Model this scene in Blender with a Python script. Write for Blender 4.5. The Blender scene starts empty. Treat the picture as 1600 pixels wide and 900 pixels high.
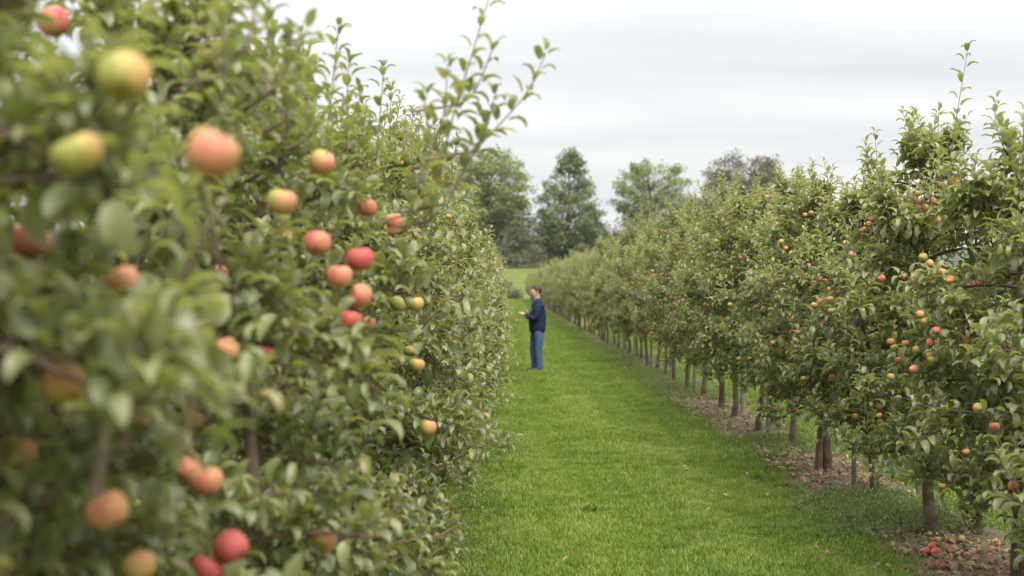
import bpy, math, random
import numpy as np
from mathutils import Vector, Matrix

R = math.radians
scene = bpy.context.scene
COL = scene.collection

# ------------------------------------------------------------------ camera
F = 2222.0            # focal length in photo pixels (50 mm on a 36 mm sensor, 1600 px wide)
CAMZ = 1.8
VX, VY = 790.0, 445.0  # where the rows vanish
cam_d = bpy.data.cameras.new('camera')
cam_d.lens = 50.0
cam_d.sensor_width = 36.0
cam_d.clip_start = 0.05
cam_d.clip_end = 6000
cam_d.dof.use_dof = True
cam_d.dof.focus_distance = 11.0
cam_d.dof.aperture_fstop = 2.4
cam_d.dof.aperture_blades = 0
cam = bpy.data.objects.new('camera', cam_d)
COL.objects.link(cam)
cam.location = (0, 0, CAMZ)
cam.rotation_euler = (R(90) - math.atan((450 - VY) / F), 0, -math.atan((800 - VX) / F))
scene.camera = cam

# ------------------------------------------------------------------ world: overcast sky
SUN_EL, SUN_AZ = 54.0, 158.0     # azimuth measured clockwise from +Y: behind the camera
world = bpy.data.worlds.new('World')
scene.world = world
world.use_nodes = True
wt = world.node_tree
for n in list(wt.nodes):
    wt.nodes.remove(n)


def wn(t, **kw):
    n = wt.nodes.new(t)
    for k, v in kw.items():
        setattr(n, k, v)
    return n


def wmath(op, a, b=None, clamp=False):
    n = wn('ShaderNodeMath', operation=op, use_clamp=clamp)
    for i, v in enumerate((a, b)):
        if v is None:
            continue
        if isinstance(v, (int, float)):
            n.inputs[i].default_value = v
        else:
            wt.links.new(v, n.inputs[i])
    return n.outputs[0]


wout = wn('ShaderNodeOutputWorld')
wbg = wn('ShaderNodeBackground')
sky = wn('ShaderNodeTexSky', sky_type='NISHITA', sun_disc=False, sun_elevation=R(SUN_EL), sun_rotation=R(SUN_AZ))
sky.air_density = 1.0
sky.dust_density = 2.0
tc = wn('ShaderNodeTexCoord')
sep = wn('ShaderNodeSeparateXYZ')
wt.links.new(tc.outputs['Generated'], sep.inputs[0])
zc = wmath('MAXIMUM', sep.outputs['Z'], 0.0)
den = wmath('ADD', zc, 0.07)
px_ = wmath('DIVIDE', sep.outputs['X'], den)
py_ = wmath('DIVIDE', sep.outputs['Y'], den)
comb = wn('ShaderNodeCombineXYZ')
wt.links.new(px_, comb.inputs[0])
wt.links.new(py_, comb.inputs[1])
mp = wn('ShaderNodeMapping')
mp.inputs['Location'].default_value = (3.1, 1.7, 0)
mp.inputs['Scale'].default_value = (0.33, 0.8, 1)
mp.inputs['Rotation'].default_value = (0, 0, R(8))
wt.links.new(comb.outputs[0], mp.inputs[0])
nz = wn('ShaderNodeTexNoise')
nz.inputs['Scale'].default_value = 1.05
nz.inputs['Detail'].default_value = 6.0
nz.inputs['Roughness'].default_value = 0.5
nz.inputs['Distortion'].default_value = 0.4
wt.links.new(mp.outputs[0], nz.inputs['Vector'])
rmp = wn('ShaderNodeValToRGB')
rmp.color_ramp.elements[0].position = 0.33
rmp.color_ramp.elements[0].color = (0.80, 0.822, 0.850, 1)
rmp.color_ramp.elements[1].position = 0.66
rmp.color_ramp.elements[1].color = (1.05, 1.048, 1.04, 1)
wt.links.new(nz.outputs[0], rmp.inputs[0])
# overcast luminance: brightens smoothly from horizon to zenith
lum = wmath('MULTIPLY', wmath('ADD', wmath('MULTIPLY', wmath('POWER', zc, 1.35), 2.3), 1.0), 0.256)
vm = wn('ShaderNodeVectorMath', operation='SCALE')
wt.links.new(rmp.outputs[0], vm.inputs[0])
wt.links.new(lum, vm.inputs['Scale'])
vs = wn('ShaderNodeVectorMath', operation='SCALE')
wt.links.new(sky.outputs[0], vs.inputs[0])
vs.inputs['Scale'].default_value = 0.05
mx = wn('ShaderNodeMix', data_type='RGBA')
mx.inputs[0].default_value = 0.92
wt.links.new(vs.outputs[0], mx.inputs[6])
wt.links.new(vm.outputs[0], mx.inputs[7])
wt.links.new(mx.outputs[2], wbg.inputs['Color'])
wbg.inputs['Strength'].default_value = 1.0
wt.links.new(wbg.outputs[0], wout.inputs[0])

sun_d = bpy.data.lights.new('sun', 'SUN')
sun_d.energy = 1.5
sun_d.angle = R(40)
sun_d.color = (1.0, 0.94, 0.83)
sun = bpy.data.objects.new('sun', sun_d)
COL.objects.link(sun)
sd = Vector((math.sin(R(SUN_AZ)) * math.cos(R(SUN_EL)), math.cos(R(SUN_AZ)) * math.cos(R(SUN_EL)), math.sin(R(SUN_EL))))
sun.rotation_euler = (-sd).to_track_quat('-Z', 'Y').to_euler()
sun.location = (0, 0, 30)

vs_ = scene.view_settings
vs_.view_transform = 'Standard'
vs_.look = 'None'
vs_.exposure = 1.78
vs_.gamma = 1.0
scene.cycles.use_denoising = True
scene.cycles.max_bounces = 6
scene.cycles.diffuse_bounces = 4
scene.cycles.volume_bounces = 1
scene.cycles.glossy_bounces = 2
scene.cycles.transmission_bounces = 4
scene.cycles.transparent_max_bounces = 4
scene.cycles.use_adaptive_sampling = False
scene.cycles.caustics_reflective = False
scene.cycles.caustics_refractive = False


# ------------------------------------------------------------------ helpers
def at(px, py, d):
    """photo pixel + depth in metres -> point in the place"""
    return np.array((d * (px - VX) / F, d, CAMZ - d * (py - VY) / F))


def smooth(t):
    t = min(1.0, max(0.0, t))
    return t * t * (3 - 2 * t)


def ground_z(x, y):
    return 5.4 * smooth((y - 178) / 122.0)


def unit(v):
    v = np.asarray(v, float)
    return v / (np.linalg.norm(v, axis=-1, keepdims=True) + 1e-9)


class MB:
    """collects triangles and quads with numpy, builds ONE mesh"""
    def __init__(self):
        self.v, self.t, self.q, self.n = [], [], [], 0
        self.att = []

    def add(self, v, tris=None, quads=None, att=0.0):
        v = np.asarray(v, np.float32).reshape(-1, 3)
        if tris is not None and len(tris):
            self.t.append(np.asarray(tris, np.int64).reshape(-1, 3) + self.n)
        if quads is not None and len(quads):
            self.q.append(np.asarray(quads, np.int64).reshape(-1, 4) + self.n)
        self.v.append(v)
        a = np.empty(len(v), np.float32)
        a[:] = att
        self.att.append(a)
        self.n += len(v)

    def tube(self, pts, rad, sides=5, cap=True):
        pts = np.asarray(pts, float)
        m = len(pts)
        rad = np.broadcast_to(np.asarray(rad, float), (m,))
        tan = np.gradient(pts, axis=0)
        tan = unit(tan)
        ref = np.array((0.31, 0.17, 0.93)) if abs(tan[0][2]) < 0.8 else np.array((0.97, 0.2, 0.1))
        s = unit(np.cross(tan, ref))
        u = np.cross(s, tan)
        a = np.arange(sides) * 2 * math.pi / sides
        ring = (np.cos(a)[None, :, None] * s[:, None, :] + np.sin(a)[None, :, None] * u[:, None, :]) * rad[:, None, None] + pts[:, None, :]
        i = np.arange(m - 1)[:, None] * sides
        j = np.arange(sides)[None, :]
        k = (j + 1) % sides
        q = np.stack([i + j, i + k, i + sides + k, i + sides + j], -1).reshape(-1, 4)
        t = None
        v = ring.reshape(-1, 3)
        if cap:
            c = len(v)
            v = np.vstack([v, pts[-1:]])
            jj = np.arange(sides)
            t = np.stack([(m - 1) * sides + jj, (m - 1) * sides + (jj + 1) % sides, np.full(sides, c)], -1)
        self.add(v, t, q)

    def mesh(self, name, mat, att_name=None, shade_smooth=True):
        me = bpy.data.meshes.new(name)
        v = np.concatenate(self.v).astype(np.float32)
        t = np.concatenate(self.t) if self.t else np.zeros((0, 3), np.int64)
        q = np.concatenate(self.q) if self.q else np.zeros((0, 4), np.int64)
        me.vertices.add(len(v))
        me.vertices.foreach_set('co', v.ravel())
        idx = np.concatenate([t.ravel(), q.ravel()]).astype(np.int32)
        me.loops.add(len(idx))
        me.loops.foreach_set('vertex_index', idx)
        nf = len(t) + len(q)
        me.polygons.add(nf)
        st = np.concatenate([np.arange(len(t)) * 3, len(t) * 3 + np.arange(len(q)) * 4]).astype(np.int32)
        me.polygons.foreach_set('loop_start', st)
        me.polygons.foreach_set('use_smooth', np.full(nf, shade_smooth))
        me.update(calc_edges=True)
        if att_name:
            at_ = me.attributes.new(att_name, 'FLOAT', 'POINT')
            at_.data.foreach_set('value', np.concatenate(self.att))
        if mat:
            me.materials.append(mat)
        return me


def link(name, data, parent=None, loc=None):
    o = bpy.data.objects.new(name, data)
    COL.objects.link(o)
    if parent is not None:
        o.parent = parent
    if loc is not None:
        o.location = loc
    return o


def tag(o, label=None, cat=None, group=None, kind=None):
    if label:
        o['label'] = label
    if cat:
        o['category'] = cat
    if group:
        o['group'] = group
    if kind:
        o['kind'] = kind
    return o


# ------------------------------------------------------------------ materials
def new_mat(name):
    m = bpy.data.materials.new(name)
    m.use_nodes = True
    nt = m.node_tree
    for n in list(nt.nodes):
        nt.nodes.remove(n)
    out = nt.nodes.new('ShaderNodeOutputMaterial')
    return m, nt, out


def ramp(nt, stops, fac):
    r = nt.nodes.new('ShaderNodeValToRGB')
    els = r.color_ramp.elements
    while len(els) < len(stops):
        els.new(0.5)
    for e, (p, c) in zip(els, stops):
        e.position = p
        e.color = (*c, 1)
    nt.links.new(fac, r.inputs[0])
    return r.outputs[0]


def mixc(nt, fac, a, b, mode='MIX'):
    n = nt.nodes.new('ShaderNodeMix')
    n.data_type = 'RGBA'
    n.blend_type = mode
    for s, v in ((0, fac), (6, a), (7, b)):
        if isinstance(v, (int, float)):
            n.inputs[s].default_value = v
        elif isinstance(v, tuple):
            n.inputs[s].default_value = (*v, 1)
        else:
            nt.links.new(v, n.inputs[s])
    return n.outputs[2]


def mth(nt, op, a, b=0.0, clamp=False):
    n = nt.nodes.new('ShaderNodeMath')
    n.operation = op
    n.use_clamp = clamp
    for i, v in enumerate((a, b)):
        if isinstance(v, (int, float)):
            n.inputs[i].default_value = v
        else:
            nt.links.new(v, n.inputs[i])
    return n.outputs[0]


def noise(nt, scale, detail=3, coord=None, rough=0.5, kind='Object'):
    n = nt.nodes.new('ShaderNodeTexNoise')
    n.inputs['Scale'].default_value = scale
    n.inputs['Detail'].default_value = detail
    n.inputs['Roughness'].default_value = rough
    if coord is None:
        if kind == 'Position':
            g = nt.nodes.new('ShaderNodeNewGeometry')
            coord = g.outputs['Position']
        else:
            t = nt.nodes.new('ShaderNodeTexCoord')
            coord = t.outputs[kind]
    nt.links.new(coord, n.inputs['Vector'])
    return n.outputs[0]


def bump(nt, h, strength=0.4, dist=0.01):
    b = nt.nodes.new('ShaderNodeBump')
    b.inputs['Strength'].default_value = strength
    b.inputs['Distance'].default_value = dist
    nt.links.new(h, b.inputs['Height'])
    return b.outputs[0]


def principled(nt, col, rough=0.6, spec=0.4, normal=None):
    p = nt.nodes.new('ShaderNodeBsdfPrincipled')
    if isinstance(col, tuple):
        p.inputs['Base Color'].default_value = (*col, 1)
    else:
        nt.links.new(col, p.inputs['Base Color'])
    if isinstance(rough, (int, float)):
        p.inputs['Roughness'].default_value = rough
    else:
        nt.links.new(rough, p.inputs['Roughness'])
    p.inputs['Specular IOR Level'].default_value = spec
    if normal is not None:
        nt.links.new(normal, p.inputs['Normal'])
    return p.outputs[0]


def leaf_mat(name, stops, under, young=None, transl=0.38, rough=0.45, spec=0.85):
    m, nt, out = new_mat(name)
    g = nt.nodes.new('ShaderNodeNewGeometry')
    oi = nt.nodes.new('ShaderNodeObjectInfo')
    r = mth(nt, 'FRACT', mth(nt, 'ADD', g.outputs['Random Per Island'], mth(nt, 'MULTIPLY', oi.outputs['Random'], 1.0)))
    col = ramp(nt, stops, r)
    if young:
        a = nt.nodes.new('ShaderNodeAttribute')
        a.attribute_name = 'young'
        col = mixc(nt, mth(nt, 'MULTIPLY', a.outputs['Fac'], 0.75), col, young)
    top = col
    if under:
        col = mixc(nt, mth(nt, 'MULTIPLY', g.outputs['Backfacing'], 0.75), col, under)
    sh = principled(nt, col, rough, spec)
    tr = nt.nodes.new('ShaderNodeBsdfTranslucent')
    tcol = mixc(nt, 1.0, top, (1.5, 1.55, 0.75), 'MULTIPLY')
    nt.links.new(tcol, tr.inputs['Color'])
    mixs = nt.nodes.new('ShaderNodeMixShader')
    mixs.inputs[0].default_value = transl
    nt.links.new(sh, mixs.inputs[1])
    nt.links.new(tr.outputs[0], mixs.inputs[2])
    nt.links.new(mixs.outputs[0], out.inputs[0])
    return m


M = {}
M['leaf'] = leaf_mat('apple_leaf',
                     [(0.0, (0.096, 0.124, 0.046)), (0.35, (0.145, 0.174, 0.068)), (0.7, (0.198, 0.222, 0.094)),
                      (0.93, (0.245, 0.252, 0.110)), (0.985, (0.25, 0.225, 0.075)), (1.0, (0.32, 0.20, 0.07))],
                     (0.290, 0.300, 0.195), young=(0.34, 0.345, 0.17))
M['grass'] = None


def bark_mat(name, a, b, c):
    m, nt, out = new_mat(name)
    n1 = noise(nt, 9, 5, kind='Object')
    n2 = noise(nt, 45, 4, kind='Object')
    col = ramp(nt, [(0.3, a), (0.55, b), (0.75, c)], n1)
    col = mixc(nt, mth(nt, 'MULTIPLY', n2, 0.6), col, (0.05, 0.04, 0.03))
    nt.links.new(principled(nt, col, 0.85, 0.25, bump(nt, n2, 0.8, 0.012)), out.inputs[0])
    return m


M['bark'] = bark_mat('apple_bark', (0.085, 0.060, 0.042), (0.18, 0.135, 0.092), (0.25, 0.24, 0.15))
M['bark_dark'] = bark_mat('far_bark', (0.07, 0.06, 0.045), (0.11, 0.095, 0.07), (0.14, 0.13, 0.10))
M['twig'] = bark_mat('twig_bark', (0.16, 0.095, 0.07), (0.22, 0.15, 0.11), (0.26, 0.20, 0.14))
M['stake'] = bark_mat('grey_stake_wood', (0.22, 0.20, 0.16), (0.30, 0.29, 0.24), (0.34, 0.36, 0.29))


def apple_mat(name, rot=False):
    m, nt, out = new_mat(name)
    tcn = nt.nodes.new('ShaderNodeTexCoord')
    oi = nt.nodes.new('ShaderNodeObjectInfo')
    sp = nt.nodes.new('ShaderNodeSeparateXYZ')
    nt.links.new(tcn.outputs['Object'], sp.inputs[0])
    # streaks that run from stem to calyx: noise on the direction around the core
    mpn = nt.nodes.new('ShaderNodeMapping')
    mpn.inputs['Scale'].default_value = (60, 60, 6)
    nt.links.new(tcn.outputs['Object'], mpn.inputs[0])
    st = noise(nt, 1.0, 3, mpn.outputs[0], 0.6)
    big = noise(nt, 22, 2, tcn.outputs['Object'])
    side = mth(nt, 'MULTIPLY', sp.outputs['X'], 7.0)        # blush side of the fruit (+X of each apple)
    f = mth(nt, 'ADD', side, mth(nt, 'MULTIPLY', st, 1.0))
    f = mth(nt, 'ADD', f, mth(nt, 'MULTIPLY', big, 0.5))
    spc = nt.nodes.new('ShaderNodeSeparateColor')          # object colour, red channel = how ripe this fruit is
    nt.links.new(oi.outputs['Color'], spc.inputs[0])
    f = mth(nt, 'ADD', f, mth(nt, 'SUBTRACT', mth(nt, 'MULTIPLY', spc.outputs[0], 1.0), 0.74))
    if rot:
        stops = [(0.1, (0.40, 0.32, 0.14)), (0.3, (0.38, 0.24, 0.12)), (0.5, (0.17, 0.105, 0.06)), (0.68, (0.36, 0.19, 0.11)), (0.85, (0.33, 0.12, 0.08)), (1.0, (0.15, 0.075, 0.05))]
    else:
        stops = [(0.10, (0.26, 0.27, 0.065)), (0.36, (0.44, 0.31, 0.095)), (0.62, (0.50, 0.235, 0.12)), (0.86, (0.47, 0.155, 0.105)), (1.05, (0.40, 0.075, 0.068))]
    col = ramp(nt, stops, f)
    dots = nt.nodes.new('ShaderNodeTexVoronoi')
    dots.inputs['Scale'].default_value = 260
    nt.links.new(tcn.outputs['Object'], dots.inputs['Vector'])
    dm = mth(nt, 'LESS_THAN', dots.outputs['Distance'], 0.16)
    col = mixc(nt, mth(nt, 'MULTIPLY', dm, 0.35), col, (0.6, 0.5, 0.28))
    nt.links.new(principled(nt, col, 0.5, 0.3), out.inputs[0])
    return m


M['apple'] = apple_mat('apple_skin')
M['windfall'] = apple_mat('windfall_skin', True)


def plain(name, col, rough=0.7, spec=0.3, nscale=None, amt=0.25, dark=None):
    m, nt, out = new_mat(name)
    c = col
    nrm = None
    if nscale:
        n = noise(nt, nscale, 4)
        c = mixc(nt, n, col, dark or tuple(x * (1 - amt * 2) for x in col))
        nrm = bump(nt, n, 0.3, 0.01)
    nt.links.new(principled(nt, c, rough, spec, nrm), out.inputs[0])
    return m


# ground: turf colour under the blades
def ground_mat():
    m, nt, out = new_mat('turf_ground')
    n1 = noise(nt, 0.55, 4, kind='Position')
    n2 = noise(nt, 9, 4, kind='Position', rough=0.65)
    col = ramp(nt, [(0.3, (0.090, 0.120, 0.024)), (0.5, (0.125, 0.150, 0.032)), (0.7, (0.165, 0.180, 0.045))], n1)
    col = mixc(nt, mth(nt, 'MULTIPLY', n2, 0.55), col, (0.060, 0.090, 0.018))
    nt.links.new(principled(nt, col, 0.9, 0.15, bump(nt, n2, 0.6, 0.04)), out.inputs[0])
    return m


def soil_mat():
    m, nt, out = new_mat('orchard_soil')
    n1 = noise(nt, 1.1, 4, kind='Position')
    n2 = noise(nt, 24, 5, kind='Position', rough=0.7)
    n3 = noise(nt, 70, 3, kind='Position', rough=0.7)
    col = ramp(nt, [(0.3, (0.14, 0.105, 0.07)), (0.5, (0.24, 0.185, 0.125)), (0.72, (0.36, 0.285, 0.195))], n2)
    green = ramp(nt, [(0.44, (0, 0, 0)), (0.58, (1, 1, 1))], n1)
    col = mixc(nt, mth(nt, 'MULTIPLY', green, 0.5), col, (0.105, 0.145, 0.045))
    col = mixc(nt, mth(nt, 'MULTIPLY', n3, 0.4), col, (0.05, 0.04, 0.025))
    nt.links.new(principled(nt, col, 0.92, 0.15, bump(nt, n2, 0.9, 0.03)), out.inputs[0])
    return m


M['ground'] = ground_mat()
M['soil'] = soil_mat()


def blade_mat():
    m, nt, out = new_mat('grass_blade')
    n1 = noise(nt, 0.75, 3, kind='Position')
    n0 = noise(nt, 4.2, 3, kind='Position')
    oi = nt.nodes.new('ShaderNodeObjectInfo')
    gp = nt.nodes.new('ShaderNodeNewGeometry')
    mpn = nt.nodes.new('ShaderNodeMapping')
    mpn.inputs['Scale'].default_value = (1.9, 0.07, 0.0)
    nt.links.new(gp.outputs['Position'], mpn.inputs[0])
    band = noise(nt, 1.0, 2, mpn.outputs[0])
    n1 = mth(nt, 'ADD', mth(nt, 'MULTIPLY', n1, 0.6), mth(nt, 'MULTIPLY', band, 0.4))
    f = mth(nt, 'ADD', mth(nt, 'MULTIPLY', n1, 0.62), mth(nt, 'ADD', mth(nt, 'MULTIPLY', n0, 0.44), mth(nt, 'MULTIPLY', oi.outputs['Random'], 0.16)))
    col = ramp(nt, [(0.40, (0.058, 0.128, 0.018)), (0.52, (0.120, 0.204, 0.026)), (0.64, (0.195, 0.270, 0.042)), (0.78, (0.290, 0.330, 0.105))], f)
    sh = principled(nt, col, 0.5, 0.35)
    tr = nt.nodes.new('ShaderNodeBsdfTranslucent')
    nt.links.new(mixc(nt, 1.0, col, (1.3, 1.3, 0.7), 'MULTIPLY'), tr.inputs['Color'])
    ms = nt.nodes.new('ShaderNodeMixShader')
    ms.inputs[0].default_value = 0.4
    nt.links.new(sh, ms.inputs[1])
    nt.links.new(tr.outputs[0], ms.inputs[2])
    nt.links.new(ms.outputs[0], out.inputs[0])
    return m


M['grass'] = blade_mat()
M['weed'] = leaf_mat('weed_leaf', [(0.0, (0.085, 0.140, 0.030)), (0.5, (0.14, 0.20, 0.045)), (1.0, (0.22, 0.27, 0.08))], (0.2, 0.24, 0.10))
M['dead'] = leaf_mat('dead_leaf', [(0.0, (0.12, 0.075, 0.045)), (0.4, (0.24, 0.16, 0.09)), (0.75, (0.36, 0.25, 0.14)), (1.0, (0.42, 0.28, 0.17))], None, transl=0.1, rough=0.8)

# ------------------------------------------------------------------ ground, soil strip, hills
def build_ground():
    xs = np.concatenate([np.linspace(-900, -60, 12), np.linspace(-40, 40, 33), np.linspace(60, 900, 12)])
    ys = np.concatenate([np.linspace(-30, 170, 41), np.linspace(178, 320, 48), np.linspace(340, 2600, 20)])
    X, Y = np.meshgrid(xs, ys)
    Z = np.vectorize(ground_z)(X, Y)
    v = np.stack([X, Y, Z], -1).reshape(-1, 3)
    nx = len(xs)
    i = np.arange(len(ys) - 1)[:, None] * nx
    j = np.arange(nx - 1)[None, :]
    q = np.stack([i + j, i + j + 1, i + nx + j + 1, i + nx + j], -1).reshape(-1, 4)
    b = MB()
    b.add(v, None, q)
    tag(link('ground', b.mesh('ground', M['ground'])), kind='structure')


build_ground()


def build_soil():
    rg = np.random.default_rng(5)
    ys = np.arange(3, 172, 0.4)
    n = len(ys)
    w1 = np.interp(ys, ys[::3], rg.uniform(-0.16, 0.16, len(ys[::3])))
    w2 = np.interp(ys, ys[::3], rg.uniform(-0.15, 0.15, len(ys[::3])))
    cols = 9
    v = []
    for k in range(n):
        a, b_ = 2.48 + w1[k], 3.62 + w2[k]
        for c in range(cols):
            t = c / (cols - 1)
            x = a + (b_ - a) * t
            v.append((x, ys[k], 0.004 + 0.045 * math.sin(math.pi * t) + rg.uniform(0, 0.012) * (0 < c < cols - 1)))
    i = np.arange(n - 1)[:, None] * cols
    j = np.arange(cols - 1)[None, :]
    q = np.stack([i + j, i + j + 1, i + cols + j + 1, i + cols + j], -1).reshape(-1, 4)
    b = MB()
    b.add(v, None, q)
    tag(link('soil_strip', b.mesh('soil_strip', M['soil'])), kind='structure')


build_soil()


def soil_z(x):
    return 0.004 + 0.045 * math.sin(math.pi * min(1, max(0, (x - 2.48) / 1.14)))


def build_hill():
    rg = np.random.default_rng(11)
    n = 80
    xs = np.linspace(-1400, 1400, n)
    prof = 26 + 14 * np.sin(xs / 310.0 + 0.6) + 8 * np.sin(xs / 120.0) + np.interp(xs, xs[::2], rg.uniform(0, 6, len(xs[::2])))
    b = MB()
    v = []
    for k in range(n):
        for (dy, f) in ((0, -0.1), (90, 0.45), (220, 0.85), (340, 1.0), (700, 0.6)):
            v.append((xs[k], 1250 + dy, 5.0 + prof[k] * f))
    i = np.arange(n - 1)[:, None] * 5
    j = np.arange(4)[None, :]
    q = np.stack([i + j, i + 5 + j, i + 5 + j + 1, i + j + 1], -1).reshape(-1, 4)
    b.add(v, None, q)
    m = plain('wooded_hill', (0.06, 0.09, 0.05), 0.95, 0.1, 0.05)
    tag(link('hill', b.mesh('hill', m)), kind='structure')


build_hill()

# ------------------------------------------------------------------ leaf templates
def leaf_template(curl, a0=0.35, fold=0.35, hi=True, wmax=0.27):
    """unit-length leaf along +x, arching towards -z, folded along the midrib"""
    ts = [0, 0.14, 0.36, 0.60, 0.83, 1.0] if hi else [0, 0.30, 0.68, 1.0]
    # arc
    fine = np.linspace(0, 1, 41)
    ang = a0 - curl * fine ** 1.2
    cx = np.concatenate([[0], np.cumsum(np.cos(ang[:-1]) / 40)])
    cz = np.concatenate([[0], np.cumsum(np.sin(ang[:-1]) / 40)])
    V, T, Q = [], [], []
    pet = 0.22
    for i, t in enumerate(ts):
        x, z = np.interp(t, fine, cx), np.interp(t, fine, cz)
        a = np.interp(t, fine, ang)
        if i == 0 or i == len(ts) - 1:
            V.append((x + pet, 0, z))
        else:
            w = wmax * math.sin(math.pi * t ** 0.82) ** 0.75
            up = w * math.sin(fold)
            y = w * math.cos(fold)
            wav = 0.05 * w * (1 if i % 2 else -1)
            V += [(x + pet - up * math.sin(a), y, z + up * math.cos(a) + wav), (x + pet, 0, z), (x + pet - up * math.sin(a), -y, z + up * math.cos(a) - wav)]
    n = len(ts) - 2
    T += [(0, 2, 1), (0, 3, 2)]
    for k in range(n - 1):
        o = 1 + 3 * k
        Q += [(o, o + 1, o + 4, o + 3), (o + 1, o + 2, o + 5, o + 4)]
    o = 1 + 3 * (n - 1)
    e = len(V) - 1
    T += [(o, o + 1, e), (o + 1, o + 2, e)]
    # petiole
    b = len(V)
    V += [(0, 0.012, -0.05), (0, -0.012, -0.05)]
    T += [(b, b + 1, 0)]
    return np.array(V, float), np.array(T), np.array(Q)


TPL_HI = [leaf_template(c, a, f, True, w) for c, a, f, w in
          ((1.6, 0.60, 0.45, 0.245), (2.0, 0.75, 0.55, 0.235), (1.0, 0.35, 0.35, 0.26), (2.4, 0.9, 0.4, 0.235), (1.7, 0.6, 0.7, 0.23))]
TPL_LO = [leaf_template(c, a, f, False, w) for c, a, f, w in
          ((1.6, 0.60, 0.45, 0.245), (2.0, 0.75, 0.55, 0.235), (1.0, 0.35, 0.35, 0.26), (2.4, 0.9, 0.4, 0.235), (1.7, 0.6, 0.7, 0.23))]


def add_leaves(mb, L, tpls):
    """L: dict of arrays p, d, n, s, k, y"""
    for k, (V, T, Q) in enumerate(tpls):
        m = L['k'] == k
        N = int(m.sum())
        if not N:
            continue
        p, d, nrm, s = L['p'][m], L['d'][m], L['n'][m], L['s'][m]
        side = np.cross(nrm, d)
        W = (p[:, None, :] + s[:, None, None] * (V[None, :, 0, None] * d[:, None, :] + V[None, :, 1, None] * side[:, None, :] + V[None, :, 2, None] * nrm[:, None, :]))
        nv = len(V)
        off = (np.arange(N) * nv)[:, None, None]
        mb.add(W.reshape(-1, 3), (T[None] + off).reshape(-1, 3), (Q[None] + off).reshape(-1, 4), np.repeat(L['y'][m], nv))


def leaf_frames(rg, d, rough=0.3):
    d = unit(d)
    up = np.zeros_like(d)
    up[:, 2] = 1
    n = up + rg.normal(0, rough, d.shape)
    n = n - (n * d).sum(1, keepdims=True) * d
    bad = np.linalg.norm(n, axis=1) < 0.15
    n[bad] = np.cross(d[bad], np.array((1.0, 0.3, 0)))
    return d, unit(n)


class Leaves:
    def __init__(self):
        self.a = {k: [] for k in 'pdnsky'}

    def put(self, p, d, n, s, k, y):
        for key, val in zip('pdnsky', (p, d, n, s, k, y)):
            self.a[key].append(val)

    def done(self):
        return {k: np.concatenate(v) for k, v in self.a.items()}


GOLD = 2.39996


def along(rg, LV, pts, count, smin, smax, t0, young, spread=1.0, fwd=0.35, upb=0.25, rough=0.3, taper=0.35):
    """leaves in a spiral along a polyline"""
    if count < 1:
        return
    pts = np.asarray(pts, float)
    t = np.linspace(t0, 1.0, count)
    seg = t * (len(pts) - 1)
    i = np.minimum(seg.astype(int), len(pts) - 2)
    f = (seg - i)[:, None]
    p = pts[i] * (1 - f) + pts[i + 1] * f
    tan = unit(pts[i + 1] - pts[i])
    ref = np.array((0.2, 0.1, 1.0)) if abs(tan[0][2]) < 0.75 else np.array((1.0, 0.2, 0.1))
    s = unit(np.cross(tan, ref))
    u = np.cross(s, tan)
    a = rg.uniform(0, 6.28) + np.arange(count) * GOLD + rg.normal(0, 0.25, count)
    rad = np.cos(a)[:, None] * s + np.sin(a)[:, None] * u
    d = rad * spread + tan * (fwd + 0.9 * (t[:, None] > 0.97))
    d[:, 2] += upb
    d, n = leaf_frames(rg, d, rough)
    size = rg.uniform(smin, smax, count) * (1 - taper * t ** 2)
    LV.put(p, d, n, size, rg.integers(0, 5, count), np.clip(rg.normal(young, 0.12, count), 0, 1) + 0 * t)


def bez(a, b, c, n):
    t = np.linspace(0, 1, n)[:, None]
    return (1 - t) ** 2 * a + 2 * t * (1 - t) * b + t * t * c


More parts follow.
